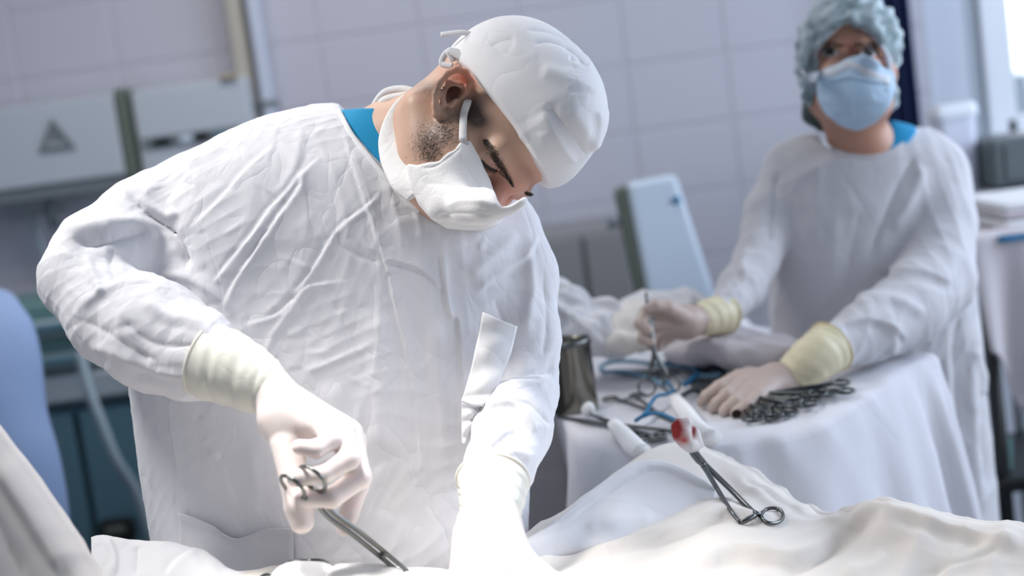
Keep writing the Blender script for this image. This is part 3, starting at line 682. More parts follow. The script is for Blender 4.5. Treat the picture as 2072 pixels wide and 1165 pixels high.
SF = [
 ([(684, 224), (713, 326), (745, 425), (781, 535), (804, 640), (830, 748), (846, 874), (856, 1000)], 7, .0028, 's'),
 ([(890, 462), (900, 574), (911, 637), (929, 653), (935, 795), (937, 900)], 8, .004, 's'),
 ([(660, 306), (615, 354), (609, 381), (560, 448), (512, 520), (473, 579), (450, 640)], 8, .0050, 's'),
 ([(640, 300), (590, 380), (548, 425), (516, 472), (465, 535), (420, 592)], 9, .0045, 's'),
 ([(563, 290), (496, 350), (441, 413), (378, 470)], 10, .0040, 's'),
 ([(610, 250), (600, 330), (560, 400)], 12, .003, 'r'),
 ([(780, 380), (741, 421), (686, 464), (650, 520), (619, 567), (590, 600)], 6, .0040, 's'),
 ([(686, 464), (686, 492), (733, 520), (777, 531)], 5, .0030, 'v'),
 ([(777, 525), (807, 531), (854, 547), (900, 590)], 7, .0035, 's'),
 ([(700, 570), (629, 578), (590, 612), (554, 641), (487, 660)], 6, .0030, 's'),
 ([(629, 578), (580, 640), (546, 693), (530, 760)], 8, .0030, 'r'),
 ([(609, 756), (673, 732), (756, 697)], 7, .0022, 'r'),
 ([(252, 385), (299, 425), (342, 464), (366, 504), (378, 552)], 9, .016, 'v'),
 ([(260, 390), (305, 420), (340, 436), (362, 425)], 10, .006, 'r'),
 ([(563, 229), (473, 269), (410, 314), (362, 390)], 12, .0055, 's'),
 ([(480, 260), (420, 320), (350, 350), (280, 400)], 13, .006, 'r'),
 ([(336, 815), (356, 925), (367, 1035), (371, 1120)], 5, .0028, 's'),
 ([(290, 830), (300, 900), (312, 1000)], 8, .003, 'r'),
 ([(420, 900), (455, 960), (470, 1040)], 14, .004, 'r'),
 ([(500, 900), (520, 980), (516, 1050)], 14, .003, 'r'),
 ([(144, 628), (200, 596), (260, 571), (350, 556), (425, 585), (486, 655)], 14, .007, 'r'),
 ([(146, 640), (206, 668), (268, 708), (330, 735)], 13, .006, 'v'),
 ([(177, 693), (247, 722), (320, 751), (400, 770)], 12, .005, 'r'),
 ([(240, 640), (300, 690), (360, 700), (420, 690)], 13, .006, 'v'),
 ([(280, 600), (340, 640), (395, 650), (440, 700)], 14, .006, 'r'),
 ([(140, 482), (193, 495), (257, 478), (300, 466)], 12, .008, 'v'),
 ([(120, 470), (200, 455), (275, 450), (330, 470)], 16, .007, 'r'),
 ([(170, 510), (195, 570), (210, 600)], 9, .005, 'r'), ([(230, 500), (225, 545), (240, 580)], 9, .004, 'v'),
 ([(990, 766), (1054, 753), (1101, 749), (1130, 745)], 9, .009, 'v'),
 ([(990, 790), (1050, 778), (1110, 775)], 14, .006, 'r'),
 ([(975, 835), (1014, 816), (1046, 820), (1070, 850), (1088, 890)], 10, .006, 's'),
 ([(1026, 812), (1070, 816), (1101, 844), (1120, 858)], 8, .006, 'v'),
 ([(975, 925), (1010, 885), (1045, 870)], 8, .004, 's'),
 ([(960, 960), (1000, 925), (1050, 915), (1080, 930)], 9, .003, 'r'),
 ([(960, 590), (1000, 560), (1060, 520), (1090, 470)], 11, .005, 's'),
 ([(950, 560), (990, 520), (1050, 470)], 12, .004, 'r'),
 ([(1070, 500), (1075, 590), (1060, 690)], 12, .005, 'r'), ([(1100, 540), (1108, 640), (1098, 730)], 10, .004, 'v'),
 ([(940, 690), (980, 700), (1030, 690)], 7, .003, 'v'),
 ([(1000, 600), (1020, 660), (1010, 740)], 9, .005, 'v'),
 ([(885, 640), (890, 780), (900, 960)], 16, .004, 'r'), ([(760, 620), (770, 760), (760, 940)], 26, .004, 'r'), ([(660, 760), (690, 900), (720, 1100)], 26, .004, 'r'),
]
r2 = np.random.default_rng(3)
for _ in range(70):                                            # small crumples, diagonal over the chest
    x, y = r2.uniform(330, 900), r2.uniform(270, 1000); a = math.radians(r2.choice([-50, -58, -15, 20]) + r2.normal(0, 14)); l = r2.uniform(25, 90)
    SF.append(([(x, y), (x + l * math.cos(a) * .5 + r2.normal(0, 3), y + l * math.sin(a) * .5), (x + l * math.cos(a), y + l * math.sin(a) + r2.normal(0, 5))], r2.uniform(4, 9), r2.uniform(.0003, .0010), r2.choice(['s', 'r', 'v'])))
for _ in range(30):
    x, y = r2.uniform(110, 420), r2.uniform(470, 780); a = math.radians(r2.uniform(-30, 60)); l = r2.uniform(25, 70)
    SF.append(([(x, y), (x + l * math.cos(a) * .5, y + l * math.sin(a) * .5 - 4), (x + l * math.cos(a), y + l * math.sin(a))], r2.uniform(5, 11), r2.uniform(.0005, .0018), r2.choice(['s', 'r', 'v'])))
for _ in range(22):
    x, y = r2.uniform(950, 1110), r2.uniform(470, 960); a = math.radians(r2.uniform(30, 120)); l = r2.uniform(25, 70)
    SF.append(([(x, y), (x + l * math.cos(a) * .5, y + l * math.sin(a) * .5 - 4), (x + l * math.cos(a), y + l * math.sin(a))], r2.uniform(5, 11), r2.uniform(.0005, .0018), r2.choice(['s', 'r', 'v'])))
SF = [(p_, w_ * (.85 if k_ < 24 and k_ not in (12, 13) else 1), a_ * (.6 if k_ < 24 and k_ not in (12, 13) else .85), t_) for k_, (p_, w_, a_, t_) in enumerate(SF)]
GV = GV + N * (folds(GV, N, SF) + crumple(GV, (-.53, -.80, .1), .0006, 6, (60, 200), 4))[:, None]
gown = body('gown', GV, GQ, M['gown'], surg)
gt = bvh(GV[:, :], GQ)
def ribbon(pts, w, th=.0015, seg=10, flatdir=None):
    return pts
def strip_on(tree, pl, wpx, lift, name, m_, parent, n=40, th=.003):
    """band of cloth lying on a surface along a line"""
    s = spline(pl, n); t = np.gradient(s, axis=0); t /= np.linalg.norm(t, axis=1)[:, None]; nn = np.stack([-t[:, 1], t[:, 0]], 1)
    G = np.array([[hit(tree, *(s[i] + nn[i] * wpx * o), lift) for o in (-.5, -.2, .2, .5)] for i in range(n)])
    return MB().grid(towor(G)).build(name, m_, parent, solid=th)
# neck binding of the gown, pocket, hanging pocket flap
nb = spline([(689, 222), (718, 274), (763, 330), (826, 403), (852, 424)], 40)
bpts = np.array([hit(gt, x - 4, y + 4, .001, 1.62) for x, y in nb]); bpts[:, 2] = np.convolve(np.pad(bpts[:, 2], 2, 'edge'), np.ones(5) / 5, 'valid')
MB().tube(towor(bpts), .0030, 8, flat=.6, flatdir=-FW).build('neck_binding', M['cap'], surg)
def patch(tree, L, Rr, name, m_, parent, lift, nu=30, nv=40, th=.0025, wob=.0):
    a = spline(L, nv); b = spline(Rr, nv); G = []
    for i in range(nv):
        G.append([hit(tree, *(a[i] + (b[i] - a[i]) * u), lift + wob * math.sin(u * 9 + i * .2)) for u in np.linspace(0, 1, nu)])
    G = np.array(G)
    z = G[..., 2]
    for _ in range(3):
        zp = np.pad(z, 1, 'edge'); z = (zp[1:-1, 1:-1] * 2 + zp[:-2, 1:-1] + zp[2:, 1:-1] + zp[1:-1, :-2] + zp[1:-1, 2:]) / 6
    f = z / G[..., 2]; G = G * f[..., None]
    return MB().grid(towor(G)).build(name, m_, parent, solid=th)
top = [(367, 1035), (399, 1044), (435, 1061), (461, 1079), (485, 1087), (514, 1079), (544, 1068), (594, 1066)]
bot = [(374, 1240), (405, 1240), (437, 1240), (465, 1240), (490, 1240), (520, 1240), (550, 1240), (600, 1240)]
pk = [hits(gt, np.array([np.array(t_) + (np.array(b_) - t_) * v for t_, b_ in zip(top, bot)]), .006 if v < .02 else .004) for v in np.linspace(0, 1, 14)]
pk = np.array([spline(r_, 40) for r_ in pk]); pk[0, :, 2] -= .003
MB().grid(towor(pk)).build('pocket', M['gown2'], surg, solid=.002)
def hang(L, Rr, name, m_, th=.003):
    a = spline(L, 36); b = spline(Rr, 36); G = np.array([[P(*(a[i] + (b[i] - a[i]) * u)) - np.array([0, 0, .006 * math.sin(u * math.pi) + .002 * math.sin(i * .5 + u * 4)]) for u in np.linspace(0, 1, 16)] for i in range(36)])
    return MB().grid(towor(G)).build(name, m_, surg, solid=th)
hang([(977, 632, 1.548), (966, 690, 1.536), (948, 770, 1.528), (935, 812, 1.528)], [(1046, 660, 1.552), (1032, 715, 1.545), (1006, 780, 1.525), (976, 822, 1.512)], 'pocket_flap', M['cap'])
hang([(936, 808, 1.532), (936, 845, 1.534), (937, 895, 1.536)], [(974, 820, 1.520), (962, 850, 1.525), (941, 897, 1.534)], 'flap_end', M['gown2'])

# ---------------------------------------------------------------- surgeon: head and neck
sn, cs = math.sin(math.radians(33)), math.cos(math.radians(33))
hF = np.array([.49 * cs, -.87 * cs, -sn]); hU = np.array([.871, .491, 0.0]); hL = np.cross(hU, hF); hL = hL if hL[2] > 0 else -hL
hF /= np.linalg.norm(hF); hU -= hF * (hU @ hF); hU /= np.linalg.norm(hU); hL /= np.linalg.norm(hL)
HO = P(949, 256, 1.60)
def hp(l, f, u): return HO + hL * l + hF * f + hU * u
HA = [hL, hF, hU]
def make_head(lo, hi, h, hp, HA, neck, female=False, jaw=1.0):
    f = Field(lo, hi, h); s = .93 if female else 1.0
    def q(l, ff, u): return hp(l * s, ff * s, (u if u > -.02 else -.02 + (u + .02) * jaw) * s)
    f.ell(q(0, -.002, .042), np.array([.075, .089, .083]) * s, HA, .01)
    f.ell(q(0, .03, -.03), np.array([.060, .060, .080]) * s, HA, .02)
    f.ell(q(0, .048, .045), np.array([.060, .050, .048]) * s, HA, .02)
    for sg in (-1, 1):
        f.cone(q(sg * .056, -.012, -.050), q(sg * .022, .066, -.100), .018 * s, .018 * s, .03)
        f.ell(q(sg * .048, .052, -.028), np.array([.020, .026, .018]) * s, HA, .02)
    f.ell(q(0, .070, -.098), np.array([.022, .022, .018]) * s, HA, .02)
    bR = .009 if female else .012; bF = .090 if female else .0965
    f.cone(q(-.040, .082, .014), q(0, bF, .014), bR * s, bR * s, .012); f.cone(q(.040, .082, .014), q(0, bF, .014), bR * s, bR * s, .012)
    for sg in (-1, 1):
        f.ell(q(sg * .033, .106 if female else .104, -.006), np.array([.019, .016, .012]) * s, HA, .010, cut=True)
        f.ell(q(sg * .032, .082, -.006), np.array([.0135, .0135, .0125]) * s, HA, .004)
    f.cone(q(0, .092, .006), q(0, .120, -.040), .0085 * s, .0125 * s, .010)
    for sg in (-1, 1): f.ell(q(sg * .014, .106, -.044), np.array([.010, .013, .009]) * s, HA, .006)
    f.cone(q(-.018, .088, -.066), q(.018, .088, -.066), .010 * s, .010 * s, .010)
    f.cone(q(-.016, .086, -.077), q(.016, .086, -.077), .010 * s, .010 * s, .008)
    for a, b, ra, rb, k in neck: f.cone(a, b, ra, rb, k)
    return f
NB = P(762, 318, 1.672)
NK = [(hp(0, -.020, -.030), P(795, 305, 1.665), .053, .052, .025), (P(795, 305, 1.665), P(720, 380, 1.70), .052, .055, .03)]
HFd = make_head(P(600, 560, 1.5) * np.array([1, 1, 0]) + np.array([0, 0, 1.42]), P(1190, 40, 1.72) * np.array([1, 1, 0]) + np.array([0, 0, 1.80]), .0022, hp, HA, NK, jaw=.60)
# right ear, modelled along its rim as seen
de = 1.523
helix = [(930, 200), (946, 186), (952, 166), (942, 147), (924, 140), (905, 149), (889, 167), (881, 190), (880, 212), (884, 230), (893, 236)]
hz = np.linspace(0, 1, len(helix)); hd = de + .006 - .014 * np.sin(hz * math.pi) ** 1
HFd.chain([P(x, y, d) for (x, y), d in zip(helix, hd)], [S(r, de) for r in (5, 6, 7, 7, 7, 7, 7, 6.5, 6.5, 9, 9)], .003)
HFd.ell(P(915, 188, de + .010), (S(34, de), S(46, de), .008), [np.array([.84, -.54, 0]), np.array([.54, .84, 0]), np.array([0, 0, 1.])], .006)
HFd.ell(P(914, 187, de - .001), (S(17, de), S(25, de), .016), [np.array([.84, -.54, 0]), np.array([.54, .84, 0]), np.array([0, 0, 1.])], .004, cut=True)
HFd.chain([P(932, 172, de + .001), P(908, 168, de), P(896, 190, de), P(898, 214, de)], [S(5, de)] * 4, .005)
HFd.chain([P(914, 212, de + .002), P(922, 203, de)], [S(7, de), S(5, de)], .004)
HV, HQ = HFd.surface(); HV = smooth(HV, HQ, 1)
px = proj(HV); loc3 = np.stack([(HV - HO) @ hL, (HV - HO) @ hF, (HV - HO) @ hU], 1)
base = np.array([.64, .41, .30]); colr = np.tile(base, (len(HV), 1))
def blob(c, r): return np.exp(-(((px - np.array(c)) / np.array(r)) ** 2).sum(1))
def mixc(w, c):
    global colr
    w = np.clip(w, 0, 1)[:, None]; colr = colr * (1 - w) + np.array(c) * w
mixc(.7 * blob((930, 150), (34, 20)) + .6 * blob((945, 170), (14, 30)), (.66, .22, .13))        # red ear rim
mixc(.75 * blob((912, 184), (15, 22)), (.28, .08, .05))
mixc(.8 * blob((1020, 395), (50, 45)), (.62, .26, .19)); mixc(.5 * blob((985, 345), (26, 26)), (.52, .21, .15)); mixc(.45 * blob((1085, 365), (50, 30)), (.66, .33, .25))
nz = np.random.default_rng(1).uniform(.55, 1, len(HV))
beard = np.clip(.75 * blob((868, 288), (34, 42)) + .62 * blob((905, 265), (30, 30)) + .4 * blob((938, 240), (14, 18)), 0, .8) * nz
mixc(beard, (.055, .042, .035))
mixc(np.clip(1.2 * blob((958, 222), (17, 30)) + .9 * blob((974, 246), (22, 18)), 0, .95) * (.7 + .3 * nz), (.03, .024, .02))
mixc(.7 * blob((868, 178), (30, 16)) * nz, (.05, .04, .032))                                    # nape hairline
mixc(.55 * blob((975, 285), (16, 22)), (.34, .20, .12))
head = body('head_and_neck', HV, HQ, M['skin'], surg, col=colr)
ht = bvh(HV, HQ)
# brows and lashes of the near and the far eye
def hairs(name, m_, items, parent):
    mb = MB()
    for a, b, c, r in items: mb.tube(towor(spline([a, b, c], 5)), [r, r, r * .8, r * .5, r * .12], 4, cap=False)
    return tag(mb.build(name, m_, parent), kind='stuff')
it = []; br = spline([(978, 282), (990, 300), (1003, 322), (1018, 344), (1034, 371)], 100); r3 = np.random.default_rng(5)
for k in range(620):
    t = r3.uniform(0, 1); p = br[int(t * 99)]; wd_ = 3.5 + 6.5 * math.sin(min(1, t * 1.05) * math.pi) ** .7 * (1 if t > .1 else .6); off = r3.normal(0, .42) * wd_
    x, y = p[0] + off * .83, p[1] - off * .55; dl = r3.uniform(7, 13); d_ = np.array([.62, .78]) + np.array([.30, -.42]) * (1 - t) + r3.normal(0, .10, 2)
    it.append((hit(ht, x, y, -.0004), hit(ht, x + d_[0] * dl * .5, y + d_[1] * dl * .5, .0011), hit(ht, x + d_[0] * dl, y + d_[1] * dl, .0007), .00016))
for k in range(260):                                           # far brow, past the nose bridge
    t = r3.uniform(0, 1); x = 1062 + 40 * t + r3.normal(0, 1); y = 391 + 6 * t + r3.normal(0, 1.6)
    a_ = hit(ht, x, y - 1, .0, 9.0)
    if a_[2] < 3: it.append((a_, a_ + np.array([.002, -.0012, -.0005]), a_ + np.array([.005, -.0022, -.0005]), .0003))
hairs('eyebrows', M['hair'], it, surg)
it = []
for k in range(46):
    t = k / 45; x = 975 + 30 * t; y = 326 + 17 * t + 5 * math.sin(t * math.pi); a_ = hit(ht, x, y, .0004)
    it.append((a_, a_ + np.array([-.0010, -.0025, -.0016]), a_ + np.array([-.0028, -.0050 - .001 * r3.uniform(), -.0016]), .00026))
hairs('eyelashes', M['hair'], it, surg)
ln = hits(ht, spline([(972, 322), (985, 335), (998, 343), (1008, 347)], 14), .0003)
MB().tube(towor(ln), [.0006] + [.0012] * 12 + [.0004], 6).build('lid_line', M['hair'], surg)
# stubble hairs on the jaw
it = []
for k in range(1700):
    c, r_ = [((868, 292), (24, 34)), ((905, 264), (22, 20)), ((880, 315), (22, 18)), ((942, 238), (9, 14))][r3.choice(4, p=[.42, .3, .18, .10])]
    x, y = c[0] + r3.normal(0, .6) * r_[0], c[1] + r3.normal(0, .6) * r_[1]; a_ = hit(ht, x, y, -.0002); b_ = hit(ht, x - 2.6 + r3.normal(0, 1), y + 3.2, .0006)
    it.append((a_, (a_ + b_) / 2, b_, .00011))
hairs('stubble', M['hair'], it, surg)

# ---------------------------------------------------------------- surgeon: undershirt, cap, mask, ties
SFd = Field(P(600, 470, 1.6) * np.array([1, 1, 0]) + np.array([0, 0, 1.50]), P(900, 190, 1.75) * np.array([1, 1, 0]) + np.array([0, 0, 1.86]), .003)
SFd.loft(rows_px([(y + 5, l + 8, r - 8, z, h - .004) for y, l, r, z, h in srows]), .01)
SFd.cone(P(770, 300, 1.675), P(700, 400, 1.69), .066, .09, .03)
SFd.poly_cut(pp([(600, 214), (690, 216), (760, 217), (772, 243), (786, 280), (799, 318), (806, 352), (838, 410), (880, 470), (600, 470)], 1.62), 1.0, 2.5, .003, keep=True)
SV, SQ = SFd.surface(); body('undershirt', smooth(SV, SQ, 1), SQ, M['scrub'], surg)
# cap: follows the skull, sags forward and over, cut along its hem
hl = P(700, 470, 1.5); CF = Field(np.array([-.11, .06, 1.40]), np.array([.135, .32, 1.80]), .0023)
CF.ell(hp(0, .002, .048), (.084, .095, .086), HA, .01)
CF.ell(P(1080, 185, 1.575), (S(128, 1.575), S(122, 1.575), .092), None, .03)
CF.ell(P(1135, 235, 1.545), (S(92, 1.545), S(100, 1.545), .075), None, .03)
CF.ell(P(1035, 125, 1.60), (S(92, 1.6), S(78, 1.6), .085), None, .03)
CF.ell(hp(0, .045, .060), (.074, .070, .050), HA, .02)
CF.ell(P(984, 88, 1.575), (S(24, 1.6), S(24, 1.6), .03), None, .010); CF.ell(P(1015, 72, 1.58), (S(26, 1.6), S(24, 1.6), .03), None, .010)
CF.cut(lambda X, Y, Z: ((X - HO[0]) * (hU - .156 * hF)[0] + (Y - HO[1]) * (hU - .156 * hF)[1] + (Z - HO[2]) * (hU - .156 * hF)[2]) - .0270, .003)
CV, CQ = CF.surface(); CV, CQ = subdivide(smooth(CV, CQ, 1), CQ); N = normals(CV, CQ)
if np.mean(N[CV[:, 2] < 1.52][:, 2]) > 0: N = -N
CFD = [([(1168, 335), (1140, 300), (1118, 262), (1090, 222)], 13, .0055, 's'), ([(1190, 322), (1165, 285), (1130, 240), (1105, 205)], 11, .006, 'v'), ([(1205, 305), (1190, 270), (1150, 215)], 10, .003, 'r'),
       ([(1220, 190), (1180, 172), (1130, 150), (1090, 140)], 11, .005, 'r'), ([(1195, 140), (1160, 100), (1110, 82), (1078, 90)], 4, .0045, 'v'), ([(1185, 128), (1160, 103), (1140, 98)], 4, .003, 'v'),
       ([(1192, 138), (1168, 120), (1150, 118)], 4, .003, 'v'), ([(1170, 96), (1120, 66), (1060, 58)], 6, .003, 'v'), ([(992, 95), (1012, 82), (1045, 76)], 10, .003, 'v'),
       ([(1210, 220), (1215, 260), (1198, 310)], 8, .004, 's'), ([(1030, 95), (1060, 110), (1090, 112)], 12, .002, 'r'),
       ([(935, 112), (958, 160), (985, 220), (1022, 280), (1072, 335), (1126, 372)], 3, .0016, 'v'), ([(1100, 350), (1060, 300), (1050, 270)], 9, .0015, 's'), ([(1130, 350), (1105, 300), (1100, 260)], 10, .0025, 'r')]
for k in range(7):
    CFD.append(([(1204 - k + r2.normal(0, 3), 118 + 13 * k), (1178 - 2 * k, 112 + 13 * k + r2.normal(0, 5)), (1165 - r2.uniform(0, 30), 108 + 14 * k + r2.normal(0, 6))], 4 + r2.uniform(0, 2), .0012, 's'))
CFD = [(p_, w_ * 1.35, a_ * .62, t_) for p_, w_, a_, t_ in CFD]
cap = body('surgical_cap', CV + N * folds(CV, N, CFD)[:, None], CQ, M['cap'], surg)
ct = bvh(CV, CQ)
def tie(name, pts, r, parent, m_, n=30, flat=.4):
    return MB().tube(towor(spline(pts, n)), np.linspace(r, r * .8, n), 8, flat=flat, flatdir=-FW).build(name, m_, parent)
tie('cap_tie', [P(985, 92, 1.565), P(962, 74, 1.56), P(935, 66, 1.56), P(892, 70, 1.57)], .0035, cap, M['cap'])
tie('cap_tie', [P(975, 92, 1.56), P(958, 74, 1.555), P(944, 88, 1.555), P(962, 104, 1.56)], .004, cap, M['cap'])
tie('cap_tie', [P(936, 128, 1.55), P(926, 106, 1.55), P(905, 106, 1.555), P(894, 128, 1.555), P(916, 134, 1.55)], .004, cap, M['cap'])
tie('cap_tie', [P(934, 116, 1.545), P(910, 103, 1.55), P(918, 124, 1.55)], .0045, cap, M['cap'])
# mask
MF = Field(P(760, 500, 1.55) * np.array([1, 1, 0]) + np.array([0, 0, 1.40]), P(1110, 255, 1.62) * np.array([1, 1, 0]) + np.array([0, 0, 1.68]), .0021)
MF.ell(hp(0, .052, -.038), (.070, .072, .054), HA, .02); MF.ell(hp(0, .068, -.068), (.040, .036, .022), HA, .03); MF.cone(hp(0, .100, -.004), hp(0, .122, -.040), .012, .018, .02)
MF.ell(hp(-.030, .040, -.055), (.045, .055, .048), HA, .02)
MF.cone(P(856, 385, 1.525), P(888, 425, 1.505), S(22, 1.5), S(24, 1.5), .02); MF.cone(P(862, 362, 1.53), P(940, 418, 1.485), S(34, 1.5), S(34, 1.5), .02); MF.cone(P(985, 418, 1.465), P(1048, 408, 1.455), S(36, 1.46), S(20, 1.45), .03)
MF.poly_cut(pp([(950, 277), (972, 318), (992, 362), (1008, 412), (1016, 423), (1032, 420), (1052, 408), (1068, 396), (1080, 404), (1045, 434), (1008, 452), (975, 461), (938, 460), (898, 457), (866, 438), (844, 412), (826, 370), (818, 326), (842, 331), (865, 326), (886, 324), (905, 306), (918, 300), (930, 282)], 1.49), 1.0, 2.5, .003, keep=True)
MV, MQ = MF.surface(); MV, MQ = subdivide(smooth(MV, MQ, 1), MQ); N = normals(MV, MQ)
if np.mean(N[MV[:, 2] < 1.5][:, 2]) > 0: N = -N
MFD = [([(900, 420), (930, 405), (985, 408), (1010, 420)], 7, .0018, 'r'), ([(855, 370), (900, 372), (960, 390)], 8, .0012, 'v'), ([(880, 440), (930, 432), (1000, 436)], 7, .0018, 'v'), ([(930, 300), (945, 340), (985, 400), (1005, 425)], 3, .0010, 'v'), ([(845, 340), (880, 336), (915, 312), (935, 296)], 3, .0016, 'v')]
mask = body('gauze_mask', MV + N * folds(MV, N, MFD)[:, None], MQ, M['gauze'], surg)
mt_ = bvh(MV, MQ)
up_t = [hit(ht, 946, 205, .003), hit(ht, 940, 232, .003), hit(ht, 936, 258, .003), hit(mt_, 936, 288, .002, 1.5)]; up_t = [hit(ct, 956, 160, .000), hit(ct, 951, 180, .001)] + up_t
MB().tube(towor(spline(up_t, 24)), .0042, 8, flat=.35, flatdir=-FW).build('mask_tie', M['gauze'], mask)
# lower ties: wide band round the neck, then loops at the nape
band = [P(846, 392, 1.520), P(826, 360, 1.53), P(808, 315, 1.555), P(800, 280, 1.575), P(806, 240, 1.59), P(826, 205, 1.60), P(850, 190, 1.62)]
wd_ = [.014, .021, .022, .019, .014, .010, .006]
MB().tube(towor(spline(band, 40)), np.interp(np.linspace(0, 1, 40), np.linspace(0, 1, 7), wd_), 12, flat=.22, flatdir=-FW).build('neck_strap', M['gauze'], mask)
tie('neck_tie', [P(848, 190, 1.62), P(815, 180, 1.63), P(780, 186, 1.64), P(760, 208, 1.65), P(757, 220, 1.66)], .0045, mask, M['gauze'], flat=.6)
tie('neck_tie', [P(842, 193, 1.615), P(810, 195, 1.62), P(778, 202, 1.63), P(764, 216, 1.65)], .005, mask, M['gauze'], flat=.6)
tie('neck_tie', [P(838, 196, 1.615), P(800, 204, 1.62), P(770, 215, 1.64)], .004, mask, M['gauze'], flat=.6)

# ---------------------------------------------------------------- surgeon: gloved hands
def finger(f, pts, rad, k=.0035): f.chain([P(*p) for p in pts], [S(r, pts[0][2]) for r in rad], k)
HN = Field(P(500, 1110, 1.4) * np.array([1, 1, 0]) + np.array([0, 0, 1.31]), P(800, 730, 1.46) * np.array([1, 1, 0]) + np.array([0, 0, 1.475]), .0013)
w0, w1 = P(535, 775, 1.435), P(590, 840, 1.415)
HN.cone(w0, w1, S(47, 1.43), S(50, 1.41), .01)
for m_, r_ in (((650, 858, 1.382), 27), ((682, 862, 1.388), 27), ((706, 876, 1.400), 28), ((714, 892, 1.418), 27)):
    HN.cone(w1, P(*m_), S(44, 1.41), S(r_, 1.39), .012)
HN.cone(P(565, 850, 1.41), P(592, 920, 1.395), S(40, 1.41), S(30, 1.4), .014)
finger(HN, [(652, 858, 1.378), (672, 890, 1.362), (640, 908, 1.350), (606, 904, 1.345)], (25, 20, 18, 15))
finger(HN, [(690, 868, 1.382), (706, 928, 1.360), (655, 958, 1.348), (600, 966, 1.345)], (26, 22, 19, 19))
finger(HN, [(708, 880, 1.398), (728, 965, 1.378), (672, 1006, 1.362), (612, 1008, 1.362)], (26, 23, 21, 19))
finger(HN, [(716, 895, 1.42), (724, 985, 1.412), (706, 1040, 1.405), (696, 1068, 1.402)], (25, 21, 19, 17))
finger(HN, [(580, 900, 1.395), (594, 975, 1.378), (605, 1025, 1.370), (611, 1055, 1.368)], (32, 27, 29, 24))
V_, Q_ = HN.surface(); body('right_glove', smooth(V_, Q_, 1), Q_, M['glove'], surg)
def cuff(name, pts, rad, m_, parent, ringm=None, seg=40, seed=0):
    s = spline(pts, 30); r = np.interp(np.linspace(0, 1, 30), np.linspace(0, 1, len(rad)), rad); rr = np.random.default_rng(seed)
    T = np.gradient(s, axis=0); T /= np.linalg.norm(T, axis=1)[:, None]; G = []
    ph = rr.uniform(0, 6, 4)
    for i in range(30):
        a = np.cross(T[i], [0, 0, 1.0]); a /= np.linalg.norm(a); b = np.cross(T[i], a); th = np.linspace(0, 2 * math.pi, seg + 1)
        wr = 1 + .016 * np.sin(i * .8 + 2.6 * np.sin(th + ph[0]) + ph[2]) + .012 * np.sin(i * 1.5 + 3 * th + ph[1]) + .012 * np.sin(i * .35 + 2 * th + ph[3])
        G.append(s[i] + (r[i] * wr)[:, None] * (np.cos(th)[:, None] * a + np.sin(th)[:, None] * b))
    o = MB().grid(towor(np.array(G))).build(name, m_, parent, solid=.0012)
    MB().tube(towor(np.array(G)[0, :-1]), .0020, 6, closed=True).build('rolled_rim', ringm or m_, o)
    return o
cuff('right_glove_cuff', [P(418, 728, 1.458), P(470, 748, 1.448), P(520, 775, 1.438), P(552, 792, 1.432)], [S(77, 1.45), S(74, 1.45), S(62, 1.44), S(49, 1.43)], M['cuff'], surg)
HN = Field(P(880, 1330, 1.33) * np.array([1, 1, 0]) + np.array([0, 0, 1.18]), P(1260, 940, 1.46) * np.array([1, 1, 0]) + np.array([0, 0, 1.46]), .0016)
w0, w1 = P(996, 985, 1.425), P(990, 1070, 1.375)
HN.cone(w0, w1, S(50, 1.42), S(56, 1.38), .01)
for m_, r_ in (((968, 1150, 1.325), 30), ((1002, 1160, 1.318), 30), ((1036, 1155, 1.322), 30), ((1062, 1140, 1.335), 28)): HN.cone(w1, P(*m_), S(52, 1.37), S(r_, 1.33), .014)
finger(HN, [(968, 1150, 1.325), (980, 1225, 1.295), (1010, 1260, 1.275)], (28, 24, 20)); finger(HN, [(1002, 1160, 1.318), (1030, 1235, 1.285), (1062, 1270, 1.265)], (29, 25, 21))
finger(HN, [(1036, 1155, 1.322), (1085, 1215, 1.29), (1120, 1245, 1.272)], (28, 24, 20)); finger(HN, [(1062, 1140, 1.335), (1120, 1180, 1.305), (1160, 1200, 1.29)], (27, 22, 18))
finger(HN, [(950, 1080, 1.36), (940, 1160, 1.33), (958, 1220, 1.30)], (34, 30, 25))
V_, Q_ = HN.surface(); body('left_glove', smooth(V_, Q_, 1), Q_, M['glove'], surg)
cuff('left_glove_cuff', [P(998, 972, 1.44), P(996, 1005, 1.42), P(990, 1045, 1.395)], [S(72, 1.43), S(66, 1.42), S(57, 1.4)], M['cuff'], surg, seed=2)
# trousers and clogs under the gown
lg = np.array([-.10, 1.70, 0])
for sx in (-.10, .10):
    MB().tube([(lg[0] + sx - .03, 1.70, .50), (lg[0] + sx - .03, 1.70, .25), (lg[0] + sx - .03, 1.70, .08)], [.075, .07, .065], 14).build('trouser_leg', M['scrub'], surg)
    MB().tube([(lg[0] + sx - .03, 1.76, .045), (lg[0] + sx - .03, 1.68, .05), (lg[0] + sx - .03, 1.58, .04), (lg[0] + sx - .03, 1.53, .03)], [.04, .05, .045, .03], 12).build('clog', M['bin'], surg)

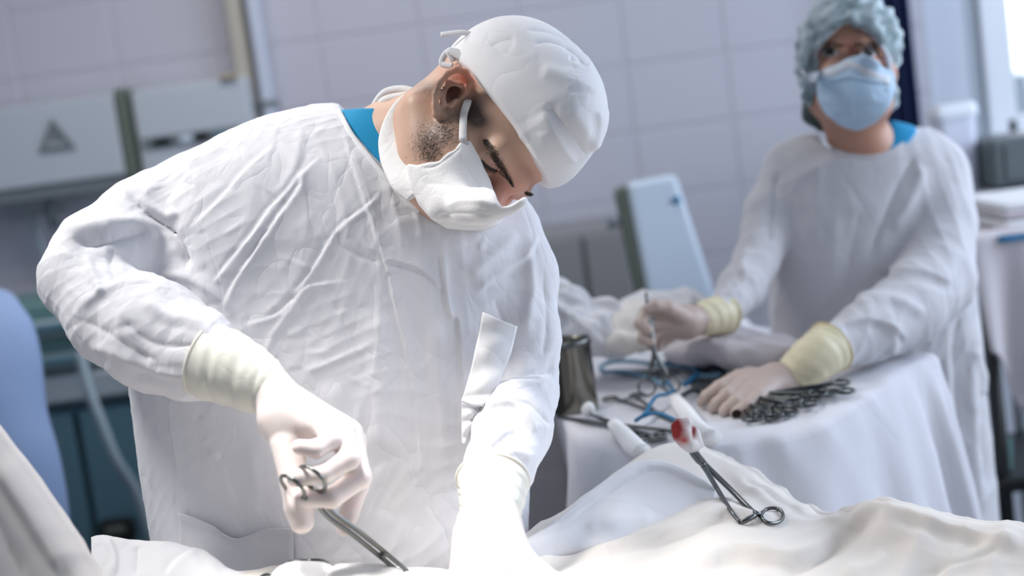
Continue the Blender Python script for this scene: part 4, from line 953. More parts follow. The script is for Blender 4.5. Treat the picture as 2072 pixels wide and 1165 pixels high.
# ---------------------------------------------------------------- the masked woman at the instrument table
def dz(px, py, z): return float(tocam(toz(px, py, z))[2])
nur = thing('person', 'woman in white gown, blue mask and hair net looking up behind the instrument table', 'person', (.68, 2.46, 0))
nrows = [(258, 1700, 1872, 2.480, .03), (266, 1618, 1898, 2.480, .055), (290, 1572, 1932, 2.475, .08), (330, 1556, 1952, 2.470, .095), (420, 1552, 1960, 2.460, .105), (520, 1556, 1964, 2.460, .115), (640, 1562, 1974, 2.460, .12), (760, 1570, 1986, 2.470, .13), (900, 1580, 2000, 2.480, .14), (1065, 1590, 2013, 2.490, .15)]
exn = down_rows(1065, 1590, 2013, 2.49, .15, 0, .1, 6)
NF = gown_field(nrows, (.25, min(e[0] for e in exn) - .04, 2.02), (.95, .30, 2.74), -.42, .0062, exn)
NF.chain([P(1585, 335, 2.465), P(1553, 430, 2.44), P(1533, 520, 2.38)], [S(34, 2.46), S(42, 2.44), S(46, 2.38)], .02)
NF.chain([P(1533, 525, 2.375), P(1500, 585, 2.30), P(1462, 632, 2.225)], [S(46, 2.33), S(46, 2.28), S(33, 2.22)], .012)
NF.chain([P(1905, 350, 2.45), P(1908, 450, 2.40), P(1895, 560, 2.32)], [S(48, 2.45), S(62, 2.40), S(76, 2.32)], .02)
NF.chain([P(1895, 570, 2.31), P(1830, 630, 2.23), P(1755, 672, 2.16), P(1690, 702, 2.11)], [S(78, 2.26), S(76, 2.2), S(62, 2.15), S(46, 2.11)], .010)
NF.poly_cut(pp([(1652, 262), (1664, 282), (1682, 297), (1715, 309), (1760, 313), (1800, 303), (1830, 284), (1856, 258), (1870, 150), (1640, 150)], 2.40), 1.8, 2.9, .003)
NV, NQ = NF.surface(); NV, NQ = subdivide(NV, NQ); N = normals(NV, NQ)
if np.mean(N[NV[:, 2] < 2.25][:, 2]) > 0: N = -N
NS = [([(1860, 300), (1820, 370), (1790, 440), (1750, 540)], 9, .006, 'v'), ([(1868, 330), (1846, 400), (1800, 470)], 12, .005, 'r'), ([(1770, 545), (1860, 550), (1930, 575)], 13, .007, 's'), ([(1720, 600), (1800, 605), (1880, 640)], 12, .006, 'r'),
      ([(1700, 655), (1780, 650), (1840, 690)], 12, .006, 's'), ([(1790, 650), (1810, 690), (1800, 720)], 10, .005, 'r'), ([(1660, 320), (1650, 420), (1660, 520)], 14, .003, 'r'), ([(1690, 420), (1680, 560), (1650, 660)], 18, .004, 'r'), ([(1740, 420), (1720, 520), (1700, 640)], 16, .004, 'v'),
      ([(1575, 340), (1562, 420), (1556, 500)], 8, .007, 'v'), ([(1530, 560), (1500, 575), (1470, 600)], 9, .004, 's'), ([(1520, 500), (1500, 540), (1530, 580)], 10, .004, 'r'),
      ([(1950, 620), (1930, 720), (1940, 850), (1945, 1050)], 10, .009, 'v'), ([(1975, 640), (1965, 760), (1972, 900), (1985, 1050)], 12, .008, 'r'), ([(1920, 700), (1915, 860), (1930, 1050)], 12, .008, 'r'), ([(1995, 760), (1985, 860), (2000, 1000)], 9, .006, 'v'), ([(1960, 700), (1990, 760), (1995, 800)], 9, .005, 'r')]
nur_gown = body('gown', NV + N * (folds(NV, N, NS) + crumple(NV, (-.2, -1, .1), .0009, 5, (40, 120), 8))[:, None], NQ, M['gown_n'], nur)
ngt = bvh(NV, NQ)
ta = math.radians(25); n_F = np.array([.02, math.sin(ta), -math.cos(ta)]); n_F /= np.linalg.norm(n_F); n_L = np.array([1.0, 0, .02]); n_U = np.cross(n_F, n_L); n_U *= np.sign(n_U[1]); n_U /= np.linalg.norm(n_U)
n_L = np.cross(n_U, n_F); n_L *= np.sign(n_L[0]); NO = P(1719, 157, 2.38)
def np_(l, f, u): return NO + n_L * l + n_F * f + n_U * u
NHA = [n_L, n_F, n_U]; NNB = P(1752, 318, 2.44)
NHF = make_head(P(1590, 380, 2.1) * np.array([1, 1, 0]) + np.array([0, 0, 2.22]), P(1870, -20, 2.45) * np.array([1, 1, 0]) + np.array([0, 0, 2.56]), .0028, np_, NHA, female=True, neck=[(np_(0, -.03, -.04), NNB, .050, .052, .03), (NNB, P(1752, 400, 2.47), .055, .08, .03)])
V_, Q_ = NHF.surface(); V_ = smooth(V_, Q_, 1); px = proj(V_)
colr = np.tile(np.array([.54, .29, .20]), (len(V_), 1))
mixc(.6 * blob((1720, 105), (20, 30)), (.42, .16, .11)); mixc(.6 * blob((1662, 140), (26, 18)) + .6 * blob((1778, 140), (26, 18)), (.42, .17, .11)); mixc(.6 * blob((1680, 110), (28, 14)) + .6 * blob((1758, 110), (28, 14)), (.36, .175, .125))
body('head_and_neck', V_, Q_, M['skin'], nur, col=colr); nht = bvh(V_, Q_)
EC = ((1679, 109), (1757, 109))
for ex0, ey0 in EC:                                            # open eyes: almond between the lids, dark iris turned upwards
    G = [[hit(nht, ex0 + 18 * u, ey0 + (-11 * (1 - u * u) if v < 0 else 9 * (1 - u * u)) * abs(v) - 1.5, .0004 + .0012 * (1 - u * u) * (1 - v * v), 2.3) for v in np.linspace(-1, 1, 9)] for u in np.linspace(-1, 1, 17)]
    ey_ = MB().grid(towor(np.array(G))).build('eyeball', M['eye'], nur)
    G = [[hit(nht, ex0 + 1 + 10 * r_ * math.cos(q), ey0 - 3 + 8.5 * r_ * math.sin(q), .0022, 2.3) for q in np.linspace(0, 2 * math.pi, 19)] for r_ in (.05, .5, 1.0)]
    MB().grid(towor(np.array(G))).build('iris', M['iris'], ey_)
    MB().tube(towor(spline([hit(nht, ex0 + 20 * u, ey0 - 12 * (1 - u * u) - 2, .0012, 2.3) for u in np.linspace(-1, 1, 9)], 24)), .0013, 6).build('upper_lid_line', M['hair'], nur)
it = []
for cx, dr in ((1680, -1), (1757, 1)):
    for k in range(80):
        t = r3.uniform(-1, 1); x = cx + 28 * t; y = 93 - 4 * (1 - t * t) + r3.normal(0, 1.6); a_ = hit(nht, x, y, .0, 2.2); b_ = hit(nht, x + dr * 7, y - 1 + 3 * max(0, t * dr), .001, 2.2); it.append((a_, (a_ + b_) / 2 + np.array([0, 0, -.0008]), b_, .0005))
hairs('eyebrows', M['hair'], it, nur)
# hair net, gathered round the face, with a dark bun of hair low on one side
BF = Field(P(1590, 290, 2.12) * np.array([1, 1, 0]) + np.array([0, 0, 2.20]), P(1850, -30, 2.45) * np.array([1, 1, 0]) + np.array([0, 0, 2.58]), .003)
BF.ell(np_(0, -.006, .042), (.083, .104, .094), NHA, .02); BF.ell(np_(0, .035, .066), (.070, .070, .062), NHA, .02); BF.ell(P(1716, 84, 2.39), (S(100, 2.38), S(82, 2.38), .10), None, .02)
BF.ell(P(1800, 205, 2.39), (S(17, 2.38), S(26, 2.38), .022), None, .015); BF.cone(P(1802, 100, 2.35), P(1799, 200, 2.355), S(17, 2.38), S(15, 2.38), .012); BF.cone(P(1634, 105, 2.35), P(1638, 200, 2.36), S(17, 2.38), S(13, 2.38), .012)
BF.poly_cut(pp([(1640, 186), (1643, 140), (1654, 104), (1676, 72), (1702, 50), (1716, 45), (1743, 54), (1773, 80), (1793, 114), (1800, 160), (1796, 300), (1640, 300)], 2.3), 2.0, 2.352, .004)
V_, Q_ = BF.surface(); V_ = smooth(V_, Q_, 1); N = normals(V_, Q_); px = proj(V_)
if np.mean(N[V_[:, 2] < 2.30][:, 2]) > 0: N = -N
wr = .0022 * np.sin(px[:, 0] * .16 + 2.2 * np.sin(px[:, 1] * .05)) + .0016 * np.sin(px[:, 1] * .22 + px[:, 0] * .11)
body('hair_net', V_ + N * wr[:, None], Q_, M['bouffant'], nur)
HB = Field(P(1600, 300, 2.2) * np.array([1, 1, 0]) + np.array([0, 0, 2.32]), P(1700, 170, 2.45) * np.array([1, 1, 0]) + np.array([0, 0, 2.54]), .004)
HB.chain([P(1640, 210, 2.425), P(1644, 232, 2.425), P(1662, 258, 2.43)], [S(17, 2.34), S(20, 2.34), S(10, 2.34)], .01); V_, Q_ = HB.surface(); body('hair_bun', V_, Q_, mat('netted_dark_hair', (.07, .09, .095), .7, bump=[('noise', 120, .5, .002, ONE)]), nur)
edge = [(1640, 176), (1644, 140), (1655, 104), (1677, 73), (1702, 52), (1716, 47), (1742, 55), (1772, 81), (1792, 115), (1800, 160)]
bnt = bvh(V_, Q_); edge = [(x, y) for x, y in edge if nht.ray_cast(Vector((0, 0, 0)), Vector(P(x, y, 1)).normalized())[0] is not None]
MB().tube(towor(spline([hit(nht, x, y, .003, 2.31) for x, y in edge], 50)), .0040, 8).build('elastic_edge', M['maskwhite'], nur)
# pleated mask
MF = Field(P(1610, 300, 2.2) * np.array([1, 1, 0]) + np.array([0, 0, 2.15]), P(1830, 95, 2.4) * np.array([1, 1, 0]) + np.array([0, 0, 2.42]), .0026)
MF.ell(np_(0, .045, -.050), (.069, .064, .064), NHA, .02); MF.ell(np_(0, .066, -.098), (.042, .036, .024), NHA, .04); MF.cone(np_(0, .092, .002), np_(0, .122, -.042), .012, .018, .025)
MF.poly_cut(pp([(1633, 146), (1662, 140), (1692, 131), (1712, 120), (1728, 120), (1748, 131), (1776, 143), (1803, 152), (1800, 185), (1786, 222), (1764, 252), (1736, 267), (1710, 268), (1684, 258), (1658, 230), (1640, 190)], 2.3), 1.9, 2.35, .003, keep=True)
V_, Q_ = MF.surface(); V_, Q_ = subdivide(smooth(V_, Q_, 1), Q_); N = normals(V_, Q_)
if np.mean(N[V_[:, 2] < 2.26][:, 2]) > 0: N = -N
NM = [([(1640, 165), (1680, 163), (1720, 158), (1760, 164), (1798, 170)], 5, .0028, 's'), ([(1642, 185), (1665, 190), (1680, 192)], 6, .003, 'v'), ([(1798, 180), (1780, 190), (1768, 196)], 6, .003, 'v'), ([(1650, 205), (1700, 208), (1750, 208), (1790, 205)], 6, .0015, 's'), ([(1722, 130), (1720, 200), (1722, 255)], 8, .0022, 'r'), ([(1660, 232), (1720, 238), (1780, 230)], 6, .0015, 's')]
mk = body('pleated_mask', V_ + N * folds(V_, N, NM)[:, None], Q_, M['maskblue'], nur); nmt = bvh(V_, Q_)
bnd = np.array([[hit(nmt, x, y + o, .0012, 2.27) for o in (0, 6, 12, 19)] for x, y in spline([(1637, 149), (1662, 143), (1692, 134), (1712, 123), (1728, 123), (1748, 134), (1776, 146), (1800, 155)], 40)])
MB().grid(towor(bnd)).build('top_band', M['maskwhite'], mk, solid=.001)
for a_, b_ in (((1636, 160), (1622, 140)), ((1800, 165), (1806, 150))): MB().tube(towor(np.array([hit(nmt, *a_, .001, 2.30), P(b_[0], b_[1], 2.35)])), .0015, 6).build('ear_loop', M['maskwhite'], mk)
SFd = Field(P(1620, 420, 2.3) * np.array([1, 1, 0]) + np.array([0, 0, 2.30]), P(1900, 240, 2.5) * np.array([1, 1, 0]) + np.array([0, 0, 2.62]), .004)
SFd.loft(rows_px([(y - 6, l + 4, r - 6, z, h - .002) for y, l, r, z, h in nrows[:5]]), .01); SFd.cone(P(1805, 292, 2.45), P(1760, 400, 2.46), .045, .09, .03)
SFd.poly_cut(pp([(1776, 312), (1800, 284), (1808, 250), (1812, 238), (1862, 250), (1862, 264), (1838, 288), (1808, 308)], 2.40), 1.8, 2.9, .003, keep=True)
V_, Q_ = SFd.surface(); body('undershirt', smooth(V_, Q_, 1), Q_, M['scrub'], nur)
nbd = [(1652, 264), (1664, 283), (1682, 298), (1715, 310), (1760, 314), (1800, 304), (1830, 285), (1855, 262)]
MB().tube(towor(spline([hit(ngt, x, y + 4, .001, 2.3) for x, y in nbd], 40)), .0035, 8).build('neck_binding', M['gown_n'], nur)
# hands
HG = Field(P(1270, 710, 2.2) * np.array([1, 1, 0]) + np.array([0, 0, 2.09]), P(1440, 590, 2.2) * np.array([1, 1, 0]) + np.array([0, 0, 2.26]), .0019)
HG.cone(P(1420, 646, 2.20), P(1385, 652, 2.185), S(29, 2.2), S(33, 2.19), .01)
for (x, y, d) in ((1345, 640, 2.165), (1342, 655, 2.17), (1348, 668, 2.175)): HG.cone(P(1385, 652, 2.185), P(x, y, d), S(28, 2.18), S(15, 2.17), .012)
finger(HG, [(1345, 636, 2.16), (1308, 630, 2.140), (1296, 655, 2.125), (1312, 668, 2.12)], (15, 13, 12, 10), .003)
finger(HG, [(1344, 652, 2.165), (1306, 658, 2.150), (1302, 684, 2.135), (1318, 692, 2.13)], (15, 13, 12, 10), .003)
finger(HG, [(1350, 665, 2.175), (1318, 680, 2.165), (1318, 700, 2.15)], (14, 12, 10), .003)
finger(HG, [(1360, 676, 2.185), (1334, 694, 2.18), (1332, 708, 2.17)], (13, 11, 9), .003)
finger(HG, [(1380, 640, 2.165), (1352, 622, 2.135), (1326, 618, 2.125), (1314, 624, 2.125)], (19, 14, 12, 11), .004)
V_, Q_ = HG.surface(); body('right_glove', smooth(V_, Q_, 1), Q_, M['glove_brown'], nur)
cuff('right_glove_cuff', [P(1468, 634, 2.235), P(1440, 640, 2.215), P(1412, 647, 2.20)], [S(40, 2.23), S(37, 2.21), S(32, 2.2)], M['cuff2'], nur, seed=4)
ZT = 1.04                                                      # top of the instrument table's cloth
HG = Field(P(1395, 860, 2.1) * np.array([1, 1, 0]) + np.array([0, 0, 1.96]), P(1620, 725, 2.1) * np.array([1, 1, 0]) + np.array([0, 0, 2.18]), .0019)
hd_ = lambda x, y, d: P(x, y, d)
HG.cone(hd_(1602, 768, 2.085), hd_(1570, 775, 2.07), S(36, 2.05), S(38, 2.05), .01)
KN = [(1496, 764, 2.06), (1504, 778, 2.04), (1518, 792, 2.02), (1534, 804, 2.00)]
for x, y, u_ in KN: HG.cone(hd_(1570, 775, 2.07), hd_(x, y, u_), S(33, 2.05), S(17, 2.05), .012)
TP = [[(1456, 784, 2.035), (1430, 802, 2.035), (1421, 814, 2.04)], [(1470, 800, 2.01), (1450, 817, 2.01), (1442, 826, 2.012)], [(1488, 814, 1.99), (1472, 826, 1.985), (1464, 833, 1.982)], [(1510, 824, 1.975), (1496, 832, 1.97), (1488, 837, 1.965)]]
for kn, tp in zip(KN, TP): finger(HG, [kn] + tp, (18, 15, 13, 11), .003)
finger(HG, [(1560, 764, 2.085), (1515, 758, 2.09), (1482, 768, 2.09), (1462, 778, 2.085)], (20, 16, 14, 12), .004)
V_, Q_ = HG.surface(); body('left_glove', smooth(V_, Q_, 1), Q_, M['glove_brown'], nur)
cuff('left_glove_cuff', [P(1680, 702, 2.105), P(1640, 730, 2.08), P(1596, 768, 2.083)], [S(52, 2.1), S(47, 2.08), S(38, 2.05)], M['cuff2'], nur, mat('glove_rim', (.62, .50, .20), .5), seed=6)
for sx in (-.08, .08):
    MB().tube([(.68 + sx, 2.50, .48), (.68 + sx, 2.50, .25), (.68 + sx, 2.50, .08)], [.065, .06, .055], 14).build('trouser_leg', M['scrub'], nur)
    MB().tube([(.68 + sx, 2.55, .045), (.68 + sx, 2.47, .05), (.68 + sx, 2.38, .04), (.68 + sx, 2.34, .03)], [.035, .045, .04, .028], 12).build('clog', M['bin'], nur)

# ================================================================ INSTRUMENT TABLE, DRAPES
out = [(1128, 838), (1150, 862), (1200, 890), (1300, 908), (1400, 908), (1520, 893), (1640, 862), (1760, 790), (1830, 742), (1880, 718), (1845, 720), (1770, 729), (1690, 729), (1615, 710), (1545, 672), (1480, 640), (1400, 620), (1260, 615), (1140, 618), (1080, 640), (1070, 700), (1095, 780)]
OW = np.array([toz(x, y, ZT) for x, y in out]); OW = np.concatenate([OW, OW[:1]])
n_o = 240
pr_ = []
for i in range(len(out)):
    for u in np.linspace(0, 1, n_o // len(out), endpoint=False):
        q = [OW[(i + k) % len(out)] for k in (-1, 0, 1, 2)]
        pr_.append(.5 * (2 * q[1] + (q[2] - q[0]) * u + (2 * q[0] - 5 * q[1] + 4 * q[2] - q[3]) * u * u + (-q[0] + 3 * q[1] - 3 * q[2] + q[3]) * u ** 3))
pr_ = np.array(pr_); n_o = len(pr_); cen = pr_.mean(0); tn = np.roll(pr_, -1, 0) - np.roll(pr_, 1, 0); nm = np.stack([tn[:, 1], -tn[:, 0], 0 * tn[:, 0]], 1); nm /= np.linalg.norm(nm, axis=1)[:, None]
if ((pr_ - cen) * nm).sum() < 0: nm = -nm
th_ = np.arange(n_o) / n_o * 2 * math.pi
def topz(x, y): return .0016 * np.sin(x * 31 + 2 * np.sin(y * 17)) + .0012 * np.sin(y * 43 + x * 12)
flr = np.ones((n_o, 1)); i0, i1 = int(n_o * 10 / len(out)), int(n_o * 15.5 / len(out)); flr[i0:i1] = .3; nL = n_o // len(out); flr[int(nL * 17):] = -1.3; flr[:int(nL * .6)] = -1.3; flr = np.stack([np.convolve(np.concatenate([flr[-12:, 0], flr[:, 0], flr[:12, 0]]), np.ones(25) / 25, 'valid')], 1)
rows_ = []
for s_ in (.02, .15, .3, .45, .6, .72, .82, .9, .95, .985):
    q = cen + (pr_ - cen) * s_; q[:, 2] = ZT + topz(q[:, 0], q[:, 1]); rows_.append(q)
wave = np.sin(th_ * 19 + 1.5 * np.sin(th_ * 5)) + .6 * np.sin(th_ * 31 + 2)
for dz_, of, am in ((.002, .006, 0), (.010, .012, .0), (.03, .018, .001), (.07, .026, .004), (.13, .036, .008), (.22, .048, .012), (.33, .060, .016), (.46, .072, .02), (.60, .084, .024), (.72, .09, .026)):
    q = pr_ + nm * (of + am * wave[:, None]) * flr; q[:, 2] = ZT - dz_; rows_.append(q)
G = np.array(rows_); sh_ = G.shape; G = G + (np.array([0, 0, 1.0]) * .4 + np.concatenate([np.zeros((10, n_o, 3)), np.broadcast_to(nm, (10, n_o, 3))]) * .8) * crumple(G.reshape(-1, 3), (.2, -.5, -1), .0020, 6, (25, 80), 5).reshape(sh_[:2])[..., None]; G[:10, :, 2] = np.minimum(G[:10, :, 2], ZT + .002); G = np.concatenate([G, G[:, :1]], 1)
TB = thing('instrument_table', 'instrument table under a white cloth in front of the masked woman', 'table', (cen[0], cen[1], 0))
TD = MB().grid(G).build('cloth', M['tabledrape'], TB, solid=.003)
for k in range(4):
    q = cen + (pr_[int(n_o * (k + .35) / 4)] - cen) * .72; MB().tube([(q[0], q[1], ZT - .03), (q[0], q[1], .02)], .014, 10).build('leg', M['steel'], TB)
q = cen + (pr_[::8] - cen) * .93; n8 = len(q)
MB().add(*stackrings([[(a[0], a[1], z) for a in q] for z in (ZT - .03, ZT - .008)])).build('tray', M['steel'], TB, smooth=False)

# patient drape: rows from behind the ridge down to the front hem
XS = np.linspace(-420, 2500, 330)
R0 = [(-420, 1215, 1.42), (0, 1200, 1.45), (300, 1185, 1.46), (480, 1166, 1.47), (560, 1158, 1.47), (610, 1146, 1.47), (660, 1150, 1.47), (720, 1148, 1.47), (800, 1156, 1.48), (900, 1166, 1.50), (980, 1140, 1.53), (1060, 1092, 1.58), (1130, 1050, 1.64), (1190, 1012, 1.69), (1250, 970, 1.735), (1320, 925, 1.775), (1395, 906, 1.80), (1450, 926, 1.785), (1500, 950, 1.755), (1580, 1000, 1.70), (1645, 1042, 1.645), (1710, 1050, 1.60), (1750, 1034, 1.56), (1795, 1018, 1.53), (1850, 1036, 1.52), (1930, 1061, 1.51), (2072, 1070, 1.49), (2250, 1085, 1.47), (2500, 1100, 1.45)]
def shift(r, dy, dd): return [(x, y + dy, d + dd) for x, y, d in r]
Rm1 = shift(R0, 35, .025); Rm2 = shift(R0, 420, .035); Rm3 = shift(R0, 900, .04)
R1 = [(-420, 1230, 1.40), (300, 1205, 1.43), (800, 1172, 1.455), (980, 1162, 1.50), (1060, 1122, 1.55), (1150, 1112, 1.575), (1250, 1066, 1.625), (1330, 1020, 1.67), (1400, 985, 1.70), (1450, 985, 1.70), (1520, 1015, 1.665), (1600, 1052, 1.61), (1680, 1078, 1.57), (1740, 1076, 1.54), (1800, 1060, 1.505), (1870, 1080, 1.49), (1960, 1096, 1.48), (2100, 1100, 1.46), (2500, 1120, 1.43)]
R2 = [(-420, 1245, 1.38), (300, 1225, 1.41), (800, 1190, 1.435), (1000, 1172, 1.46), (1100, 1150, 1.50), (1200, 1122, 1.535), (1300, 1100, 1.555), (1380, 1072, 1.575), (1460, 1050, 1.59), (1530, 1062, 1.575), (1610, 1088, 1.545), (1700, 1110, 1.515), (1760, 1112, 1.495), (1850, 1110, 1.475), (1960, 1128, 1.455), (2100, 1136, 1.44), (2500, 1150, 1.41)]
R3 = [(-420, 1290, 1.34), (300, 1270, 1.365), (800, 1240, 1.38), (1000, 1215, 1.40), (1200, 1180, 1.45), (1400, 1150, 1.475), (1600, 1150, 1.46), (1800, 1165, 1.44), (2100, 1180, 1.41), (2500, 1190, 1.38)]
R4 = [(-420, 1400, 1.26), (300, 1390, 1.28), (1000, 1340, 1.30), (1400, 1290, 1.33), (1800, 1290, 1.32), (2500, 1300, 1.29)]
R5 = [(-420, 1560, 1.17), (1000, 1500, 1.19), (2500, 1450, 1.19)]; R6 = [(-420, 1900, 1.13), (1000, 1850, 1.15), (2500, 1800, 1.15)]; R7 = [(-420, 3200, 1.12), (1000, 3100, 1.13), (2500, 3000, 1.13)]
PD = loftpx([Rm3, Rm2, Rm1, R0, R1, R2, R3, R4, R5, R6, R7], XS, 11)
def gridquads(a, b): i = np.arange(a * b).reshape(a, b); return np.stack([i[:-1, :-1], i[:-1, 1:], i[1:, 1:], i[1:, :-1]], -1).reshape(-1, 4)
PQ = gridquads(*PD.shape[:2]); PV = PD.reshape(-1, 3); N = normals(PV, PQ); up_ = UP @ np.array([0, 0, 1.0])
if (N[:, 1]).mean() < 0: N = -N
PF = [([(1380, 1165), (1480, 1120), (1600, 1130), (1680, 1100), (1740, 1045), (1790, 1016)], 16, .010, 's'), ([(1560, 1165), (1650, 1130), (1700, 1090), (1760, 1040)], 14, .007, 'v'), ([(1800, 1020), (1880, 1060), (1960, 1080), (2060, 1110)], 14, .007, 's'), ([(1800, 1180), (1900, 1150), (2000, 1118), (2040, 1090)], 12, .008, 'v'),
      ([(2072, 1090), (2000, 1110), (1900, 1165)], 14, .006, 'r'), ([(1150, 1136), (1250, 1112), (1380, 1078), (1455, 1046), (1500, 1050), (1560, 1075)], 8, .009, 's'), ([(1590, 1060), (1660, 1066), (1720, 1062)], 9, .004, 'r'), ([(1480, 960), (1540, 1010), (1600, 1040)], 10, .004, 'r'), ([(1440, 940), (1480, 990), (1500, 1030)], 9, .003, 'v'),
      ([(1500, 960), (1570, 1010), (1640, 1050)], 6, .003, 's'), ([(1700, 1165), (1760, 1150), (1800, 1120)], 14, .005, 'r'), ([(1300, 1165), (1400, 1140), (1460, 1145)], 14, .004, 'r')]
N2 = N.copy(); N2[:, 2] = -1
PV = PV + N * (folds(PV, N2, PF) + crumple(PV, (1, .35, .3), .0011, 6, (25, 80), 21, .5))[:, None]
o = mesh_np('patient_drape', towor(PV), outward(PV, PQ).ravel(), np.full(len(PQ), 4), M['drape'], loc=(.1, 1.35, .2)); m_ = o.modifiers.new('Solidify', 'SOLIDIFY'); m_.thickness = .003; m_.offset = -1
tag(o, 'cream cloth drape covering the patient across the bottom of the picture', 'drape')
pdt = bvh(PV, PQ)
# operating table under the drape
OT = thing('operating_table', 'operating table hidden under the cream patient drape', 'table', (.1, 1.33, 0))
MB().box((.1, 1.33, .72), (1.5, .20, .10)).build('mattress', M['black'], OT, smooth=False, bevel=.02)
MB().box((.1, 1.33, .36), (.30, .2, .62)).build('column', M['steel'], OT, smooth=False, bevel=.02); MB().box((.1, 1.33, .03), (.8, .2, .06)).build('base', M['steel'], OT, smooth=False, bevel=.02)

def cloth(name, rows, x0, x1, m_, label, cat, loc, nx=120, sv=9, fl=None, wob=0.0, th=.003):
    xs = np.linspace(x0, x1, nx); A = loftpx(rows, xs, sv); V = A.reshape(-1, 3); Q = gridquads(*A.shape[:2]); Nn = normals(V, Q)
    Nn = -Nn if Nn[:, 1].mean() < 0 else Nn
    if wob: V = V + Nn * (wob * np.sin(V[:, 0] * 60 + 2 * np.sin(V[:, 1] * 40)))[:, None]
    V = V + Nn * crumple(V, (1, -.5, .2), .0006, 4, (60, 160), 31, .5)[:, None]
    if fl: n2 = Nn.copy(); n2[:, 2] = -1; V = V + Nn * folds(V, n2, fl)[:, None]
    o = mesh_np(name, towor(V), outward(V, Q).ravel(), np.full(len(Q), 4), m_, loc=loc); s_ = o.modifiers.new('Solidify', 'SOLIDIFY'); s_.thickness = th; s_.offset = 0
    return tag(o, label, cat), bvh(V, Q)
# folded towel over the drape's ridge
T0 = [(1062, 1100, 1.56), (1120, 1062, 1.60), (1190, 1005, 1.655), (1240, 968, 1.69), (1290, 940, 1.715), (1340, 937, 1.72), (1400, 962, 1.70), (1447, 992, 1.68)]
Tb = shift(T0, 14, .02); T1 = [(1062, 1103, 1.55), (1120, 1076, 1.58), (1190, 1030, 1.63), (1240, 1000, 1.66), (1290, 978, 1.685), (1340, 975, 1.69), (1400, 990, 1.68), (1447, 999, 1.675)]
T2 = [(1062, 1108, 1.54), (1120, 1092, 1.56), (1190, 1064, 1.595), (1240, 1046, 1.61), (1290, 1036, 1.625), (1340, 1030, 1.635), (1400, 1020, 1.65), (1447, 1008, 1.665)]
T3 = [(1062, 1132, 1.53), (1120, 1122, 1.545), (1180, 1108, 1.555), (1240, 1094, 1.57), (1290, 1088, 1.585), (1340, 1070, 1.60), (1400, 1034, 1.635), (1447, 1012, 1.662)]
cloth('towel', [Tb, T0, T1, T2, T3, shift(T3, 6, .004)], 1062, 1447, M['drape2'], 'folded white towel lying over the drape ridge beside the surgeon\'s left hand', 'towel', tuple(PW(1250, 1010, 1.66)), fl=[([(1130, 1070), (1200, 1018), (1290, 958), (1345, 950), (1440, 996)], 4, .0022, 's'), ([(1180, 1075), (1250, 1060), (1330, 1052)], 14, .003, 'r')], th=.005)
# white towel at the lower left, in front of the cabinet
L0 = [(186, 1092, 1.50), (215, 1088, 1.50), (260, 1094, 1.50), (330, 1100, 1.50), (400, 1112, 1.50), (430, 1128, 1.49), (460, 1152, 1.48), (520, 1175, 1.46)]
cloth('towel', [shift(L0, 60, .08), shift(L0, 12, .03), L0, shift(L0, 22, -.02), shift(L0, 70, -.05), shift(L0, 130, -.08), shift(L0, 260, -.12)], 186, 520, M['drape2'], 'white frayed towel at the lower left, below the black socket of the cabinet', 'towel', tuple(PW(330, 1150, 1.46)), fl=[([(215, 1090), (230, 1130), (226, 1170)], 7, .004, 'r'), ([(280, 1100), (276, 1165)], 8, .003, 'v'), ([(400, 1115), (360, 1140), (340, 1170)], 10, .003, 's')])
# screen drape: stretched sheet falling from the upper left
A0 = [(-160, 720, 1.36), (-60, 800, 1.34), (0, 868, 1.33), (60, 950, 1.32), (120, 1035, 1.31), (170, 1110, 1.30), (206, 1168, 1.295), (260, 1250, 1.29)]
cloth('screen_drape', [shift(A0, 80, .10), shift(A0, 20, .03), A0, shift(A0, 30, -.015), shift(A0, 90, -.03), shift(A0, 200, -.045), shift(A0, 420, -.06), shift(A0, 900, -.06)], -160, 260, M['beige'], 'beige sheet stretched down from the lower left corner as a screen', 'drape', tuple(PW(0, 1100, 1.3)), fl=[([(-20, 930), (60, 1050), (130, 1165)], 16, .005, 's'), ([(-40, 1000), (20, 1110), (50, 1180)], 12, .005, 'v')])
# gauze mounds in the operating field
for k, (x, y, d, w, h_) in enumerate([(615, 1158, 1.40, 60, 22), (735, 1160, 1.395, 75, 20), (850, 1166, 1.41, 66, 14)]):
    f = Field(P(x - 140, y + 60, d) - np.array([0, 0, .09]), P(x + 140, y - 60, d) + np.array([0, 0, .09]), .003)
    f.ell(P(x, y + 6, d), (S(w, d), S(h_, d), .035), None, .01); f.ell(P(x - w * .5, y + 10, d - .01), (S(w * .6, d), S(h_ * .8, d), .03), None, .01); f.ell(P(x + w * .55, y + 10, d + .01), (S(w * .55, d), S(h_ * .7, d), .03), None, .01)
    V_, Q_ = f.surface(); V_ = V_ + .0015 * np.sin(V_ * 160 + V_[:, [1, 2, 0]] * 90); tag(body('gauze_pad', V_, Q_, M['gauze'], loc=tuple(PW(x, y + 10, d))), ['crumpled white gauze pad lowest left, under the steel clamp ring', 'crumpled white gauze pad under the surgeon\'s right hand', 'small white gauze pad beside the needle holder tip'][k], 'gauze', 'gauze pads in the operating field')
